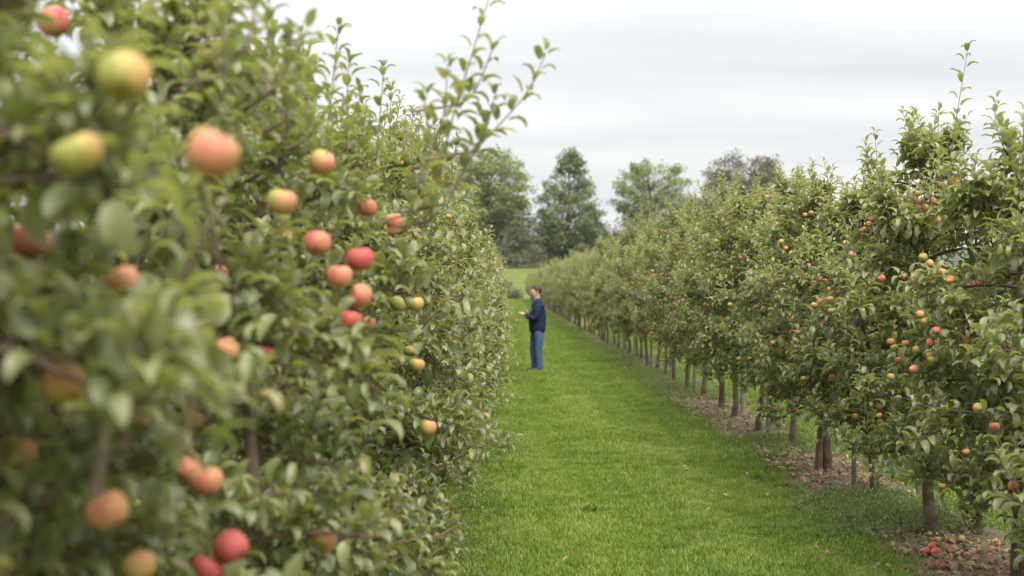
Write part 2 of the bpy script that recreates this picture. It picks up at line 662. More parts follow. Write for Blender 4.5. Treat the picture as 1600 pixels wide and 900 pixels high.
def grow(seed, H=2.45, rx=0.72, ry=0.98, zlow=0.5, nb=46, dens=1.0, leaf=(0.062, 0.095), shoots=16, trunk_r=0.043,
         wide_low=0.85, wide_top=0.5, shoot_len=(0.2, 0.5), flush=0.0):
    """one spindle-trained apple tree in local coordinates"""
    rg = np.random.default_rng(seed)
    LV = Leaves()
    wood = MB()
    trunk = MB()
    nT = 14
    th = np.linspace(0, H * 0.95, nT)
    wob = np.cumsum(rg.normal(0, 0.016, (nT, 2)), 0)
    wob -= wob[0]
    tp = np.column_stack([wob, th])
    tr = np.interp(th, [0, 0.12, 0.6, H], [trunk_r * 1.3, trunk_r * 0.9, trunk_r * 0.74, 0.008]) * rg.uniform(0.9, 1.12, nT)
    trunk.tube(tp, tr, 9)

    def prof(z):
        u = (z - zlow) / (H - zlow)
        return np.interp(u, [0, 0.25, 0.6, 0.85, 1.0], [wide_low * 0.85, wide_low + 0.1, 1.0, (1 + wide_top) / 2, wide_top * 0.6])

    tips = []
    for b in range(nb):
        u = (b + rg.uniform(0, 1)) / nb
        z0 = zlow + (H - zlow) * (0.02 + 0.9 * u)
        a = b * GOLD + rg.uniform(-0.5, 0.5)
        z1 = min(H * 1.02, max(zlow * 0.75, z0 + rg.uniform(-0.22, 0.30) + 0.1 * u))
        f = prof(z1) * rg.uniform(0.62, 1.10)
        st = np.array((np.interp(z0, th, tp[:, 0]), np.interp(z0, th, tp[:, 1]), z0))
        en = np.array((math.cos(a) * rx * f, math.sin(a) * ry * f, z1))
        mid = (st + en) / 2 + np.array((0, 0, rg.uniform(0.03, 0.2)))
        pl = bez(st, mid, en, 8)
        ln = np.linalg.norm(en - st)
        wood.tube(pl, np.linspace(0.010 + 0.005 * rg.random(), 0.003, 8), 4)
        outd = unit(np.array((math.cos(a), math.sin(a), 0.15)))
        ntw = int(ln / 0.055 * dens) + 3
        for k in range(ntw):
            t = 0.22 + 0.78 * (k + rg.random()) / ntw
            j = min(6, int(t * 7))
            ff = t * 7 - j
            p0 = pl[j] * (1 - ff) + pl[j + 1] * ff
            tan = unit(pl[j + 1] - pl[j])
            dr = unit(tan * 0.35 + outd * 0.35 + rg.normal(0, 0.55, 3) + np.array((0, 0, 0.38)))
            tl = rg.uniform(0.05, 0.20) * (0.8 + 0.5 * t)
            tw = bez(p0, p0 + dr * tl * 0.5 + np.array((0, 0, 0.02)), p0 + dr * tl, 4)
            wood.tube(tw, np.linspace(0.0035, 0.0018, 4), 3, cap=False)
            along(rg, LV, tw, int(tl / 0.0195) + 2, leaf[0], leaf[1], 0.12, flush * 0.55 * u + rg.uniform(0.05, 0.35), rough=0.20, upb=0.18)
        tips.append((en, outd, u))
    # one-year shoots
    order = sorted(range(nb), key=lambda i: -tips[i][2] + rg.normal(0, 0.36))
    for k in range(shoots):
        en, outd, u = tips[order[k % nb]]
        top = u > 0.55
        ln = rg.uniform(*shoot_len) * (1.0 if top else 0.75)
        dr = unit(outd * rg.uniform(0.05, 0.4 if top else 0.9) + np.array((0, 0, 1.0)) + rg.normal(0, 0.12, 3))
        p0 = en * np.array((0.9, 0.9, 1)) - np.array((0, 0, 0.04))
        bendv = rg.normal(0, 0.06, 3)
        pl = bez(p0, p0 + dr * ln * 0.55 + bendv, p0 + dr * ln, 6)
        wood.tube(pl, np.linspace(0.0048, 0.0018, 6), 4)
        along(rg, LV, pl, int(ln / 0.026) + 3, leaf[0] * 1.02, leaf[1] * 0.95, 0.03, 0.75, spread=0.8, fwd=0.5, upb=0.05, rough=0.12, taper=0.45)
    # pale leader tip
    pl = bez(tp[-1], tp[-1] + np.array((0.02, 0.01, 0.16)), tp[-1] + np.array((rg.normal(0, .05), rg.normal(0, .05), 0.42)), 6)
    wood.tube(pl, np.linspace(0.007, 0.002, 6), 4)
    along(rg, LV, pl, 16, leaf[0], leaf[1], 0.05, 0.7, spread=0.8, fwd=0.5, upb=0.05, rough=0.12)
    return dict(trunk=trunk, wood=wood, L=LV.done(), H=H, rx=rx, ry=ry, zlow=zlow, prof=prof, rg=rg)


# ------------------------------------------------------------------ apples
def apple_mesh(name, mat, seg=18, rings=12, r=0.0375, sq=0.92):
    b = MB()
    V, Q, T = [], [], []
    prof = []
    for i in range(1, rings):
        ph = math.pi * i / rings
        rr = math.sin(ph) ** 0.9 * (1 + 0.06 * math.cos(ph))
        zz = math.cos(ph) * sq
        dip = 0.30 * math.exp(-(ph / 0.42) ** 2) if ph < 1.4 else -0.20 * math.exp(-((math.pi - ph) / 0.36) ** 2)
        prof.append((rr * r, (zz - dip) * r))
    for (rr, zz) in prof:
        for j in range(seg):
            a = 2 * math.pi * j / seg
            w = 1 + 0.02 * math.cos(5 * a) * (1 if zz < 0 else 0.4) + 0.015 * math.cos(2 * a + 1)
            V.append((rr * math.cos(a) * w, rr * math.sin(a) * w, zz))
    for i in range(len(prof) - 1):
        for j in range(seg):
            Q.append((i * seg + j, (i + 1) * seg + j, (i + 1) * seg + (j + 1) % seg, i * seg + (j + 1) % seg))
    c0 = len(V)
    V += [(0, 0, (sq - 0.36) * r), (0, 0, (-sq + 0.24) * r)]
    m = (len(prof) - 1) * seg
    for j in range(seg):
        T.append((c0, j, (j + 1) % seg))
        T.append((c0 + 1, m + (j + 1) % seg, m + j))
    b.add(V, T, Q)
    me = b.mesh(name, mat)
    return me


ME_APPLE = [apple_mesh('apple', M['apple'], sq=s) for s in (0.90, 0.84, 0.96)]
ME_APPLE_LO = apple_mesh('apple_small', M['apple'], 10, 7)
ME_WIND = [apple_mesh('windfall', M['windfall'], 12, 8, 0.034, s) for s in (0.9, 0.8)]
M['stem'] = plain('fruit_stem', (0.12, 0.085, 0.04), 0.7)
_b = MB()
_b.tube([(0, 0, 0.018), (0.001, 0, 0.032), (0.005, 0.001, 0.050)], [0.0016, 0.0013, 0.0018], 5)
ME_STEM = _b.mesh('fruit_stem', M['stem'])
_b = MB()
for _k in range(5):
    _a = _k * 1.2566
    _c, _s = math.cos(_a), math.sin(_a)
    _b.add([(0.002 * _c - 0.002 * _s, 0.002 * _s + 0.002 * _c, -0.027), (0.002 * _c + 0.002 * _s, 0.002 * _s - 0.002 * _c, -0.027), (0.006 * _c, 0.006 * _s, -0.036)], [(0, 1, 2)])
ME_CALYX = _b.mesh('calyx', M['stem'])


def put_apple(parent, p, size, rg, blush=None, label=None, detail=True, mesh=None, ripe=None):
    o = link('apple', mesh or ME_APPLE[int(rg.integers(0, 3))], parent)
    loc = np.asarray(p) - np.array(parent.location)
    o.location = loc
    s = size / 0.075
    o.scale = (s, s, s)
    o.color = (ripe if ripe is not None else rg.uniform(0.15, 0.75), 0, 0, 1)
    # turn the blush (+X) towards the light side, which is the side of the alley
    ang = blush if blush is not None else rg.uniform(0, 6.28)
    o.rotation_euler = (rg.normal(0, 0.35), rg.normal(0, 0.35), ang)
    if label:
        o['label'] = label
    if detail:
        c = link('stem', ME_STEM, o)
        c = link('calyx', ME_CALYX, o)
    return o


# ------------------------------------------------------------------ row layout
RNG = np.random.default_rng(2024)
RIGHT_X = 3.05
right_y = [6.6, 8.35, 10.0, 11.76, 13.35, 15.3, 17.0, 18.8, 20.2]
while right_y[-1] < 168:
    right_y.append(right_y[-1] + 1.7 + float(RNG.uniform(-0.12, 0.12)))
LEFT_X = -1.06
left_y = [0.75, 2.45, 4.15, 5.9, 7.6, 9.3, 11.0]
while left_y[-1] < 160:
    left_y.append(left_y[-1] + 1.7 + float(RNG.uniform(-0.12, 0.12)))

ORD = ['first', 'second', 'third', 'fourth', 'fifth', 'sixth', 'seventh', 'eighth', 'ninth', 'tenth', 'eleventh', 'twelfth', 'thirteenth', 'fourteenth', 'fifteenth', 'sixteenth']

# apples of the left hedge: photo pixel, width in pixels -> depth from a 7.5 cm fruit.  blush angle: 0 = blush to the right
HERO_LEFT = [
    (85, 35, 52, 0.3), (195, 122, 86, 0.5), (122, 242, 82, 1.2), (333, 240, 84, -0.6), (440, 315, 48, 0.4), (503, 254, 42, 0.3),
    (496, 380, 44, -0.9), (563, 405, 45, -1.2), (530, 432, 42, -0.8), (563, 463, 39, -0.6), (574, 325, 31, -1.0), (616, 346, 29, -0.5),
    (548, 501, 39, -1.2), (576, 505, 25, -0.6), (622, 475, 26, 1.6), (649, 475, 27, 0.6), (651, 570, 26, 0.3), (669, 668, 27, 0.2),
    (190, 443, 62, -0.2), (52, 380, 64, -1.2), (103, 603, 72, -0.5), (168, 798, 70, -0.5), (294, 733, 46, -1.0), (323, 752, 54, -0.6),
    (361, 856, 56, -1.3), (325, 892, 56, -1.3), (215, 886, 62, 0.3), (506, 846, 40, 0.2), (352, 548, 46, -0.2), (416, 552, 30, -1.2),
    (341, 428, 32, -1.0), (612, 358, 26, 0), (300, 655, 40, 1.4), (640, 548, 20, 0.8), (700, 495, 14, -0.4), (730, 515, 12, -0.6),
    (742, 500, 12, -0.5), (716, 470, 12, -0.2), (670, 480, 14, -0.7), (655, 350, 18, -0.4), (675, 355, 15, 0.2), (28, 705, 60, 1.5),
]
HERO_RIGHT = [  # photo pixel, depth
    (1474, 289, 9.6), (1497, 283, 9.5), (1436, 316, 9.9), (1446, 325, 9.8), (1459, 314, 9.9), (1443, 402, 9.5), (1412, 433, 11.0), (1526, 445, 8.6),
    (1283, 436, 13.0), (1301, 440, 13.0), (1295, 452, 13.0), (1310, 458, 12.9), (1272, 412, 13.1), (1330, 356, 12.8), (1332, 398, 12.7),
    (1322, 380, 12.8), (1224, 445, 14.6), (1530, 638, 7.6), (1510, 532, 8.2), (1336, 652, 11.4), (1335, 676, 11.4), (1376, 660, 11.3), (1555, 668, 7.6),
    (1585, 760, 7.2), (1320, 532, 12.2), (1424, 583, 10.4), (1300, 590, 12.6), (1322, 574, 12.2), (1290, 505, 12.8), (1200, 470, 15.6), (1182, 480, 16.2),
    (1240, 498, 14.6), (1165, 590, 17.6), (1160, 420, 17.0), (1115, 410, 19.0), (1140, 396, 18.0), (1350, 352, 12.6), (1258, 430, 13.8), (1268, 470, 13.6),
    (1246, 470, 14.2), (1225, 525, 14.8), (1232, 540, 14.7), (1216, 548, 15.0), (1196, 520, 15.6), (1275, 545, 13.2), (1580, 540, 8.0),
]

# hero shoots that stand out against the sky or the grass: polyline in photo pixels, depth, leaf count, leaf size
SHOOTS_LEFT = [
    ([(672, 345), (690, 255), (712, 165), (735, 95), (768, -18)], 4.6, 30, 0.092),
    ([(700, 318), (738, 238), (790, 185), (825, 145), (853, 84)], 4.6, 24, 0.090),
    ([(690, 255), (668, 205), (664, 150)], 4.6, 14, 0.092),
    ([(738, 238), (762, 200), (772, 150)], 4.6, 12, 0.090),
    ([(640, 335), (662, 262), (694, 190), (700, 100)], 4.5, 22, 0.095),
    ([(712, 165), (742, 150), (772, 70)], 4.7, 12, 0.088),
    ([(508, 235), (518, 150), (524, 95), (529, 42)], 5.4, 22, 0.088),
    ([(588, 250), (594, 180), (600, 106)], 6.2, 20, 0.088),
    ([(628, 275), (629, 225), (632, 183)], 8.0, 12, 0.075),
    ([(655, 290), (640, 235), (652, 195)], 7.2, 11, 0.076),
    ([(430, 140), (470, 70), (482, 48)], 3.6, 9, 0.082),
    ([(385, 80), (398, 20), (404, -25)], 3.2, 10, 0.082),
    ([(560, 240), (572, 185), (566, 150)], 6.6, 11, 0.076),
    ([(690, 728), (740, 700), (778, 682)], 8.8, 10, 0.078),
    ([(752, 560), (778, 515), (796, 498), (812, 484)], 28.6, 20, 0.11),
    ([(748, 470), (775, 520), (790, 575)], 22.0, 12, 0.08),
    ([(735, 380), (757, 352), (766, 330)], 24.0, 14, 0.085),
]
for (px, top, base) in ((455, 55, 190), (482, 105, 220), (545, 95, 240), (562, 140, 250), (612, 135, 260), (645, 172, 270), (668, 190, 290),
                        (692, 205, 300), (715, 232, 320), (420, 15, 150), (352, -5, 120), (738, 300, 380), (632, 205, 300), (578, 195, 300), (515, 150, 260)):
    dd = 0.62 * F / (VX - px)
    SHOOTS_LEFT.append(([(px - 8 + (px * 7) % 13, base), (px - 3, (base + top) / 2), (px, top)], dd, int(12 + dd * (base - top) / F / 0.035), 0.086))
SHOOTS_RIGHT = [
    ([(1478, 320), (1487, 240), (1498, 165), (1513, 76)], 9.5, 26, 0.125),
    ([(1462, 290), (1466, 230), (1467, 176)], 10.1, 16, 0.108),
    ([(1380, 320), (1373, 270), (1367, 208)], 11.6, 16, 0.112),
    ([(1592, 330), (1594, 280), (1598, 222)], 8.8, 14, 0.11),
    ([(1560, 330), (1556, 290), (1550, 262)], 9.0, 10, 0.085),
    ([(1400, 310), (1412, 265), (1418, 226)], 11.0, 14, 0.11),
    ([(1268, 320), (1267, 290), (1269, 260)], 14.0, 13, 0.112),
    ([(1302, 330), (1300, 300), (1301, 263)], 13.8, 13, 0.112),
    ([(1338, 335), (1334, 300), (1336, 282)], 13.0, 12, 0.112),
    ([(1570, 650), (1500, 642), (1455, 638), (1415, 622)], 7.3, 12, 0.090),
    ([(1160, 345), (1157, 320), (1156, 302)], 17.5, 10, 0.09),
    ([(1075, 390), (1072, 365), (1070, 352)], 24.0, 10, 0.10),
    ([(1040, 400), (1037, 378), (1036, 362)], 27.0, 10, 0.10),
    ([(1548, 470), (1525, 405), (1510, 345)], 8.2, 14, 0.085),
]


def leaf_object_meshes(young):
    out = []
    for k, (V, T, Q) in enumerate(TPL_HI):
        b = MB()
        b.add(V, T, Q, young)
        out.append(b.mesh('leaf', M['leaf'], 'young'))
    return out


LEAF_ME = {0: leaf_object_meshes(0.1), 1: leaf_object_meshes(0.75)}


def leaf_obj(parent, p, d, n, s, k, young):
    o = bpy.data.objects.new('leaf', LEAF_ME[1 if young > 0.45 else 0][int(k)])
    COL.objects.link(o)
    o.parent = parent
    side = np.cross(n, d)
    o.matrix_basis = Matrix(((d[0] * s, side[0] * s, n[0] * s, p[0]), (d[1] * s, side[1] * s, n[1] * s, p[1]), (d[2] * s, side[2] * s, n[2] * s, p[2]), (0, 0, 0, 1)))
    return o


def project(P):
    d = np.maximum(P[:, 1], 0.05)
    return VX + F * P[:, 0] / d, VY - F * (P[:, 2] - CAMZ) / d, P[:, 1]


def pick_leaves(L, loc, extra_block, cap):
    """indices of the leaves that show largest: in frame, in front, big enough"""
    P = L['p'] + loc + 0.5 * L['s'][:, None] * L['d']
    x, y, d = project(P)
    ok = (x > 0) & (x < 1600) & (y > 0) & (y < 900) & (d > 0.6)
    size = F * L['s'] / np.maximum(d, 0.3)
    ok &= size > 10
    cell = np.maximum(size.mean() if ok.any() else 10, 6) * 0.42
    cell = max(5.0, min(26.0, F * 0.08 / max(2.0, loc[1]) * 0.42))
    key = (np.floor(x / cell).astype(int) * 100000 + np.floor(y / cell).astype(int))
    idx = np.where(ok)[0]
    if not len(idx):
        return idx
    idx = idx[np.argsort(d[idx])]
    _, first = np.unique(key[idx], return_index=True)
    idx = idx[np.sort(first)]
    # leaf seen face on counts for more
    view = unit(P[idx] - np.array((0, 0, CAMZ)))
    face = np.abs((L['n'][idx] * view).sum(1)) + 0.25
    idx = idx[np.argsort(-size[idx] * face)]
    return idx[:cap]


def sel(L, m):
    return {k: v[m] for k, v in L.items()}


def clear_in_front(L, loc, discs, strength=0.80):
    """take out leaves that hang right in front of a fruit"""
    keep = np.ones(len(L['s']), bool)
    P = L['p'] + loc + 0.45 * L['s'][:, None] * L['d']
    x, y, d = project(P)
    rr = np.random.default_rng(3).random(len(keep))
    for (cx, cy, r, dep) in discs:
        lr = 0.45 * F * L['s'] / np.maximum(d, 0.3)
        near = (d < dep + 0.06) & ((x - cx) ** 2 + (y - cy) ** 2 < (r * 0.72 + lr * 0.62) ** 2)
        keep &= ~(near & (rr < 0.95))
    return keep


DISCS = []
for (px, py, w, a) in HERO_LEFT:
    DISCS.append((px, py, w / 2, 0.075 * F / w))
for (px, py, d) in HERO_RIGHT:
    DISCS.append((px, py, 0.075 * F / d / 2, d))


LIMBS_LEFT = [([(408, 830), (394, 740), (399, 660), (384, 570)], 4.1, 0.022), ([(312, 285), (332, 360), (352, 450)], 2.5, 0.006),
              ([(150, 770), (168, 640), (150, 560)], 2.3, 0.010)]
for (pp, dd_, rr_) in LIMBS_LEFT[:2]:
    for (px, py) in pp[1:3]:
        DISCS.append((px, py, 16, dd_))
DISCS.append((394, 700, 20, 4.1))


def nearest_tree(roots, p):
    return min(roots, key=lambda r: abs(r.location.y - p[1]))


# --- shared variants for the trees farther down both rows
def variant_meshes(g, far_apples):
    me = {}
    me['trunk'] = g['trunk'].mesh('trunk', M['bark'])
    me['branches'] = g['wood'].mesh('branch_framework', M['twig'])
    fb = MB()
    add_leaves(fb, g['L'], TPL_LO)
    me['foliage'] = fb.mesh('foliage', M['leaf'], 'young')
    return me


def fruit_spots(g, n, face=None):
    """points on the outer shell of a crown, some in pairs"""
    rg = g['rg']
    out = []
    while len(out) < n:
        z = rg.uniform(g['zlow'] + 0.05, g['H'] - 0.15)
        a = rg.uniform(0, 6.283) if face is None else face + rg.normal(0, 0.9)
        if out and rg.random() < 0.55:      # fruit sets in clusters
            q = out[int(rg.integers(0, len(out)))]
            out.append(q + rg.normal(0, 0.10, 3))
            continue
        f = g['prof'](z) * rg.uniform(0.80, 1.0)
        p = np.array((math.cos(a) * g['rx'] * f, math.sin(a) * g['ry'] * f, z))
        out.append(p)
        if rg.random() < 0.4:
            out.append(p + rg.normal(0, 0.05, 3))
    return out


VAR_R = []
for i, sd_ in enumerate((101, 102, 103, 104, 105, 106)):
    g = grow(sd_, H=(2.82, 2.55, 2.98, 2.68, 2.88, 2.74)[i], rx=0.68, ry=0.74, zlow=0.60, nb=48, dens=0.95, shoots=92, flush=1.0, leaf=(0.074, 0.114), shoot_len=(0.20, 0.54), wide_top=0.26)
    VAR_R.append((g, variant_meshes(g, True)))
VAR_L = []
for i, sd_ in enumerate((201, 202, 203, 204)):
    g = grow(sd_, H=2.62 + 0.1 * (i % 3 - 1), rx=0.80, ry=1.0, zlow=0.16, nb=50, dens=0.85, shoots=56, flush=0.8, wide_low=1.0, leaf=(0.072, 0.112), shoot_len=(0.14, 0.40))
    VAR_L.append((g, variant_meshes(g, True)))

GROUP_R = 'apple trees of the right-hand row'
GROUP_L = 'apple trees of the left-hand row'


def tree_root(x, y, label, group):
    r = link('apple_tree', None, None, (x, y, 0))
    r.empty_display_size = 0.3
    return tag(r, label, 'apple tree', group)


def build_unique(root, g, cap, hi=True):
    loc = np.array(root.location)
    L = g['L']
    keep = clear_in_front(L, loc, DISCS)
    # nothing may hang right in front of the lens
    P = L['p'] + loc
    if loc[0] < 0:
        lim = -0.30 - 0.05 * np.sin(P[:, 1] * 3.1)
        keep &= ~((P[:, 0] > np.where(P[:, 1] < 6, lim - 0.06, 0.1)))
        keep &= ~(P[:, 1] < 1.05)
    L = sel(L, keep)
    idx = pick_leaves(L, loc, None, cap)
    m = np.ones(len(L['s']), bool)
    m[idx] = False
    fb = MB()
    add_leaves(fb, sel(L, m), TPL_HI if hi else TPL_LO)
    link('trunk', g['trunk'].mesh('trunk', M['bark']), root)
    tag(link('branch_framework', g['wood'].mesh('branch_framework', M['twig']), root), kind='stuff')
    tag(link('foliage', fb.mesh('foliage', M['leaf'], 'young'), root), kind='stuff')
    for i in idx:
        leaf_obj(root, L['p'][i], L['d'][i], L['n'][i], L['s'][i], L['k'][i], L['y'][i])


def far_copy(x, y, meshes, label, group, rg, wide=1.0):
    r = tree_root(x, y, label, group)
    a = math.pi * int(rg.integers(0, 2)) + rg.normal(0, 0.12)
    s = rg.uniform(0.93, 1.07)
    r.rotation_euler = (0, 0, a)
    r.scale = (s * wide, s, s * rg.uniform(0.95, 1.06))
    for nm in ('trunk', 'branch_framework', 'foliage'):
        o = link(nm, meshes['branches' if nm == 'branch_framework' else nm], r)
        if nm != 'trunk':
            o['kind'] = 'stuff'
    return r


# --- right row
right_roots = []
NEAR_R = 7
R_LABELS = [
    'apple tree cut off by the right edge, one leafy side branch reaching left',
    'apple tree whose dark trunk leaves the photo at the bottom right corner',
    'apple tree with windfalls heaped at its trunk and one very tall shoot on top',
    'apple tree on a straight greenish grey trunk next to a thin grey stake',
    'apple tree on a thick dark double trunk, fruit clustered high in its crown',
    'apple tree on a slim grey trunk, just beyond the one with the double trunk',
    'apple tree beside the pale bare stake in the right-hand row',
]
for i, y in enumerate(right_y):
    x = RIGHT_X + float(RNG.uniform(-0.04, 0.04))
    rg = np.random.default_rng(500 + i)
    if i < NEAR_R:
        H = [2.25, 2.5, 2.74, 2.5, 2.66, 2.74, 2.85][i]
        g = grow(300 + i, H=H, rx=0.74, ry=0.78, wide_top=0.24, zlow=[0.36, 0.38, 0.40, 0.44, 0.44, 0.46, 0.48][i], nb=54, dens=0.95, shoots=70, shoot_len=(0.16, 0.46),
                 flush=0.8, leaf=(0.082, 0.126), trunk_r=[0.05, 0.05, 0.047, 0.043, 0.05, 0.04, 0.04][i])
        r = tree_root(x, y, R_LABELS[i], GROUP_R)
        if i == 4:   # second stem leaning against the first
            g['trunk'].tube([(-0.09, -0.05, 0), (-0.075, -0.03, 0.3), (-0.03, 0, 0.7), (0.02, 0.02, 1.1)], [0.045, 0.035, 0.03, 0.02], 8)
        build_unique(r, g, 300 if i < 5 else 200)
        for p in fruit_spots(g, 22, math.pi + 0.5):
            put_apple(r, p * np.array((0.98, 0.98, 1)) + np.array(r.location), rg.uniform(0.042, 0.055), rg, detail=False, ripe=rg.uniform(0.25, 0.75))
    else:
        g, me = VAR_R[int(rg.integers(0, 6))]
        if i < 16:
            lab = '%s apple tree of the right-hand row, counted from the right edge of the photo' % ORD[i]
        elif y < 75:
            lab = 'pale green apple tree in the middle stretch of the right-hand row'
        else:
            lab = 'tiny apple tree in the far end stretch of the right-hand row'
        r = far_copy(x, y, me, lab, GROUP_R if i < 16 else GROUP_R + (', middle stretch' if y < 75 else ', far stretch'), rg)
        nfr = 30 if y < 32 else (16 if y < 60 else 0)
        for p in fruit_spots(g, nfr):
            o = link('apple', ME_APPLE_LO, r)
            o.location = p * np.array((0.84, 0.9, 1))
            o.scale = (rg.uniform(0.6, 0.76),) * 3
            o.color = (rg.uniform(0.35, 0.9), 0, 0, 1)
            o.rotation_euler = (0, 0, rg.uniform(0, 6.28))
    right_roots.append(r)

# --- left row
left_roots = []
NEAR_L = 6
L_LABELS = [
    'apple tree nearest the camera at the left edge, its leaves blurred large',
    'apple tree with big blurred apples and two red ones at the bottom edge',
    'apple tree whose tall leafy sprays rise highest against the sky left of centre',
    'apple tree of the left-hand row with two greenish apples side by side',
    'fifth apple tree of the left-hand row, counted from the camera',
    'sixth apple tree of the left-hand row, counted from the camera',
]
for i, y in enumerate(left_y):
    rg = np.random.default_rng(900 + i)
    x = LEFT_X + float(RNG.uniform(-0.04, 0.04))
    if i < NEAR_L:
        H = [2.2, 2.42, 2.54, 2.58, 2.6, 2.6][i]
        g = grow(400 + i, H=H, rx=[0.62, 0.66, 0.68, 0.72, 0.80, 0.86][i], ry=1.0, zlow=0.14, nb=[56, 64, 66, 64, 60, 58][i], dens=0.88, shoots=36, flush=0.5,
                 wide_low=1.0, wide_top=0.55, leaf=(0.080, 0.125), shoot_len=(0.12, 0.34))
        r = tree_root(x + (0, 0, 0, 0.0, 0.05, 0.08)[i], y, L_LABELS[i], GROUP_L)
        build_unique(r, g, 300)
    else:
        g, me = VAR_L[int(rg.integers(0, 4))]
        if i < 12:
            lab = '%s apple tree of the left-hand row, counted from the camera' % ORD[i]
        elif y < 60:
            lab = 'apple tree in the middle stretch of the left-hand row'
        else:
            lab = 'distant apple tree at the far end of the left-hand row'
        if y > 95:
            break
        r = far_copy(x + 0.13, y, me, lab, GROUP_L if i < 12 else GROUP_L + (', middle stretch' if y < 60 else ', far stretch'), rg, 1.06)
        r.scale.z *= 1.02
        for p in fruit_spots(g, 26 if y < 32 else 8 if y < 50 else 0):
            o = link('apple', ME_APPLE_LO, r)
            o.location = p * np.array((0.84, 0.9, 1))
            o.scale = (rg.uniform(0.6, 0.76),) * 3
            o.color = (rg.uniform(0.35, 0.9), 0, 0, 1)
            o.rotation_euler = (0, 0, rg.uniform(0, 6.28))
    left_roots.append(r)

# --- fruit at the places where the photograph shows it
rga = np.random.default_rng(77)
RIPE = [.8, .3, .35, .62, .5, .6, .75, .95, .7, .75, .8, .7, .9, .7, .15, .35, .4, .45, .6, .75, .45, .58, .68, .65, 1.0, 1.0, .4, .5, .5, .9, .8]
RIPE += [float(rga.uniform(0.35, 0.7)) for _ in range(40)]
for (px, py, w, a), rp in zip(HERO_LEFT, RIPE):
    d = 0.075 * F / w
    p = at(px, py, d)
    put_apple(nearest_tree(left_roots[:10], p), p, 0.075, rga, blush=a - 0.55, detail=w > 20, ripe=rp if rp > 0.88 else rp - 0.12)
for (px, py, d) in HERO_RIGHT:
    p = at(px, py, d)
    put_apple(nearest_tree(right_roots[:9], p), p, rga.uniform(0.055, 0.066), rga, blush=math.pi + rga.normal(0.3, 0.7), detail=d < 12, ripe=rga.uniform(0.2, 0.75))


# --- the long shoots
def hero_shoot(spec, roots, seed):
    pts, d, n, size = spec
    rg = np.random.default_rng(seed)
    P = np.array([at(px, py, d + 0.03 * k) for k, (px, py) in enumerate(pts)])
    root = nearest_tree(roots, P[0])
    loc = np.array(root.location)
    inv = np.array(root.matrix_basis.inverted())
    # Chaikin smoothing
    for _ in range(2):
        q = [P[0]]
        for a, b in zip(P[:-1], P[1:]):
            q += [a * 0.75 + b * 0.25, a * 0.25 + b * 0.75]
        q.append(P[-1])
        P = np.array(q)
    # carry the base back into the crown
    base = P[0] + (np.array((loc[0], loc[1], P[0][2] - 0.2)) - P[0]) * 0.16
    Pw = np.vstack([base[None], P])
    mb = MB()
    mb.tube(Pw, np.linspace(0.0046, 0.0014, len(Pw)), 6)
    sh = link('shoot', mb.mesh('shoot', M['twig']), root)
    sh.matrix_basis = root.matrix_basis.inverted()
    LV = Leaves()
    along(rg, LV, P, n, size * 0.85, size * 1.1, 0.04, 0.6, spread=0.95, fwd=0.45, upb=0.12, rough=0.10, taper=0.40)
    L = LV.done()
    for i in range(len(L['s'])):
        leaf_obj(sh, L['p'][i], L['d'][i], L['n'][i], L['s'][i], L['k'][i], 1.0 if rg.random() < 0.4 else 0.0)


bpy.context.view_layer.update()
for i, s in enumerate(SHOOTS_LEFT):
    hero_shoot(s, left_roots, 40 + i)
for i, s in enumerate(SHOOTS_RIGHT):
    hero_shoot(s, right_roots, 80 + i)

for (pp, dd_, rr_) in LIMBS_LEFT:
    P_ = np.array([at(px, py, dd_ + 0.04 * k) for k, (px, py) in enumerate(pp)])
    rt = nearest_tree(left_roots[:8], P_[0])
    mb_ = MB()
    mb_.tube(bez(P_[0], P_[1] * 1.4 - 0.2 * (P_[0] + P_[-1]), P_[-1], 9) - np.array(rt.location), np.linspace(rr_ * 1.15, rr_ * 0.7, 9), 8)
    link('limb', mb_.mesh('limb', M['bark']), rt)

# ------------------------------------------------------------------ stakes
def stake(px, d, h, r, label, lean=0.0):
    x = d * (px - VX) / F
    b = MB()
    b.tube([(0, 0, -0.1), (lean * 0.3, 0, h * 0.4), (lean, 0, h)], [r, r * 0.97, r * 0.93], 10)
    o = link('tree_stake', b.mesh('tree_stake', M['stake']), None, (x, d, 0.02))
    tag(o, label, 'stake', 'wooden stakes in the right-hand row')


stake(1335, 12.3, 1.6, 0.022, 'thin grey stake standing between the straight trunk and the double trunk')
stake(1202, 16.6, 1.8, 0.038, 'pale weathered round stake in the right-hand row', 0.02)
stake(1160, 19.5, 1.8, 0.03, 'brown stake leaning close to a trunk farther down the right-hand row', 0.05)

for k_, y_ in enumerate((22.6, 25.8, 29.3, 33.0, 36.2, 40.1)):
    stake(VX + F * 3.0 / y_, y_, 1.7, 0.026, 'thin brown stake between trunks far down the right-hand row', 0.02 * (-1) ** k_)

# ------------------------------------------------------------------ windfall apples
rw = np.random.default_rng(31)
WG = 'windfall apples under the right-hand row'
named = [(1447, 859, 'red windfall apple at the left end of the heap by the near trunk'),
         (1459, 853, 'dark red windfall apple lying on top of the heap by the near trunk'),
         (1464, 861, 'deep red windfall apple in front of the two others by the near trunk'),
         (1476, 868, 'yellow windfall apple just right of the red ones by the near trunk')]


def windfall(x, y, label, group, s=1.0):
    o = link('windfall_apple', ME_WIND[int(rw.integers(0, 2))], None, (x, y, soil_z(x) + 0.024 * s))
    o.rotation_euler = (rw.uniform(-1.4, 1.4), rw.uniform(-1.4, 1.4), rw.uniform(0, 6.28))
    o.scale = (s, s, s)
    o.color = (rw.uniform(0.0, 1.0), 0, 0, 1)
    tag(o, label, 'apple', group)
    return o


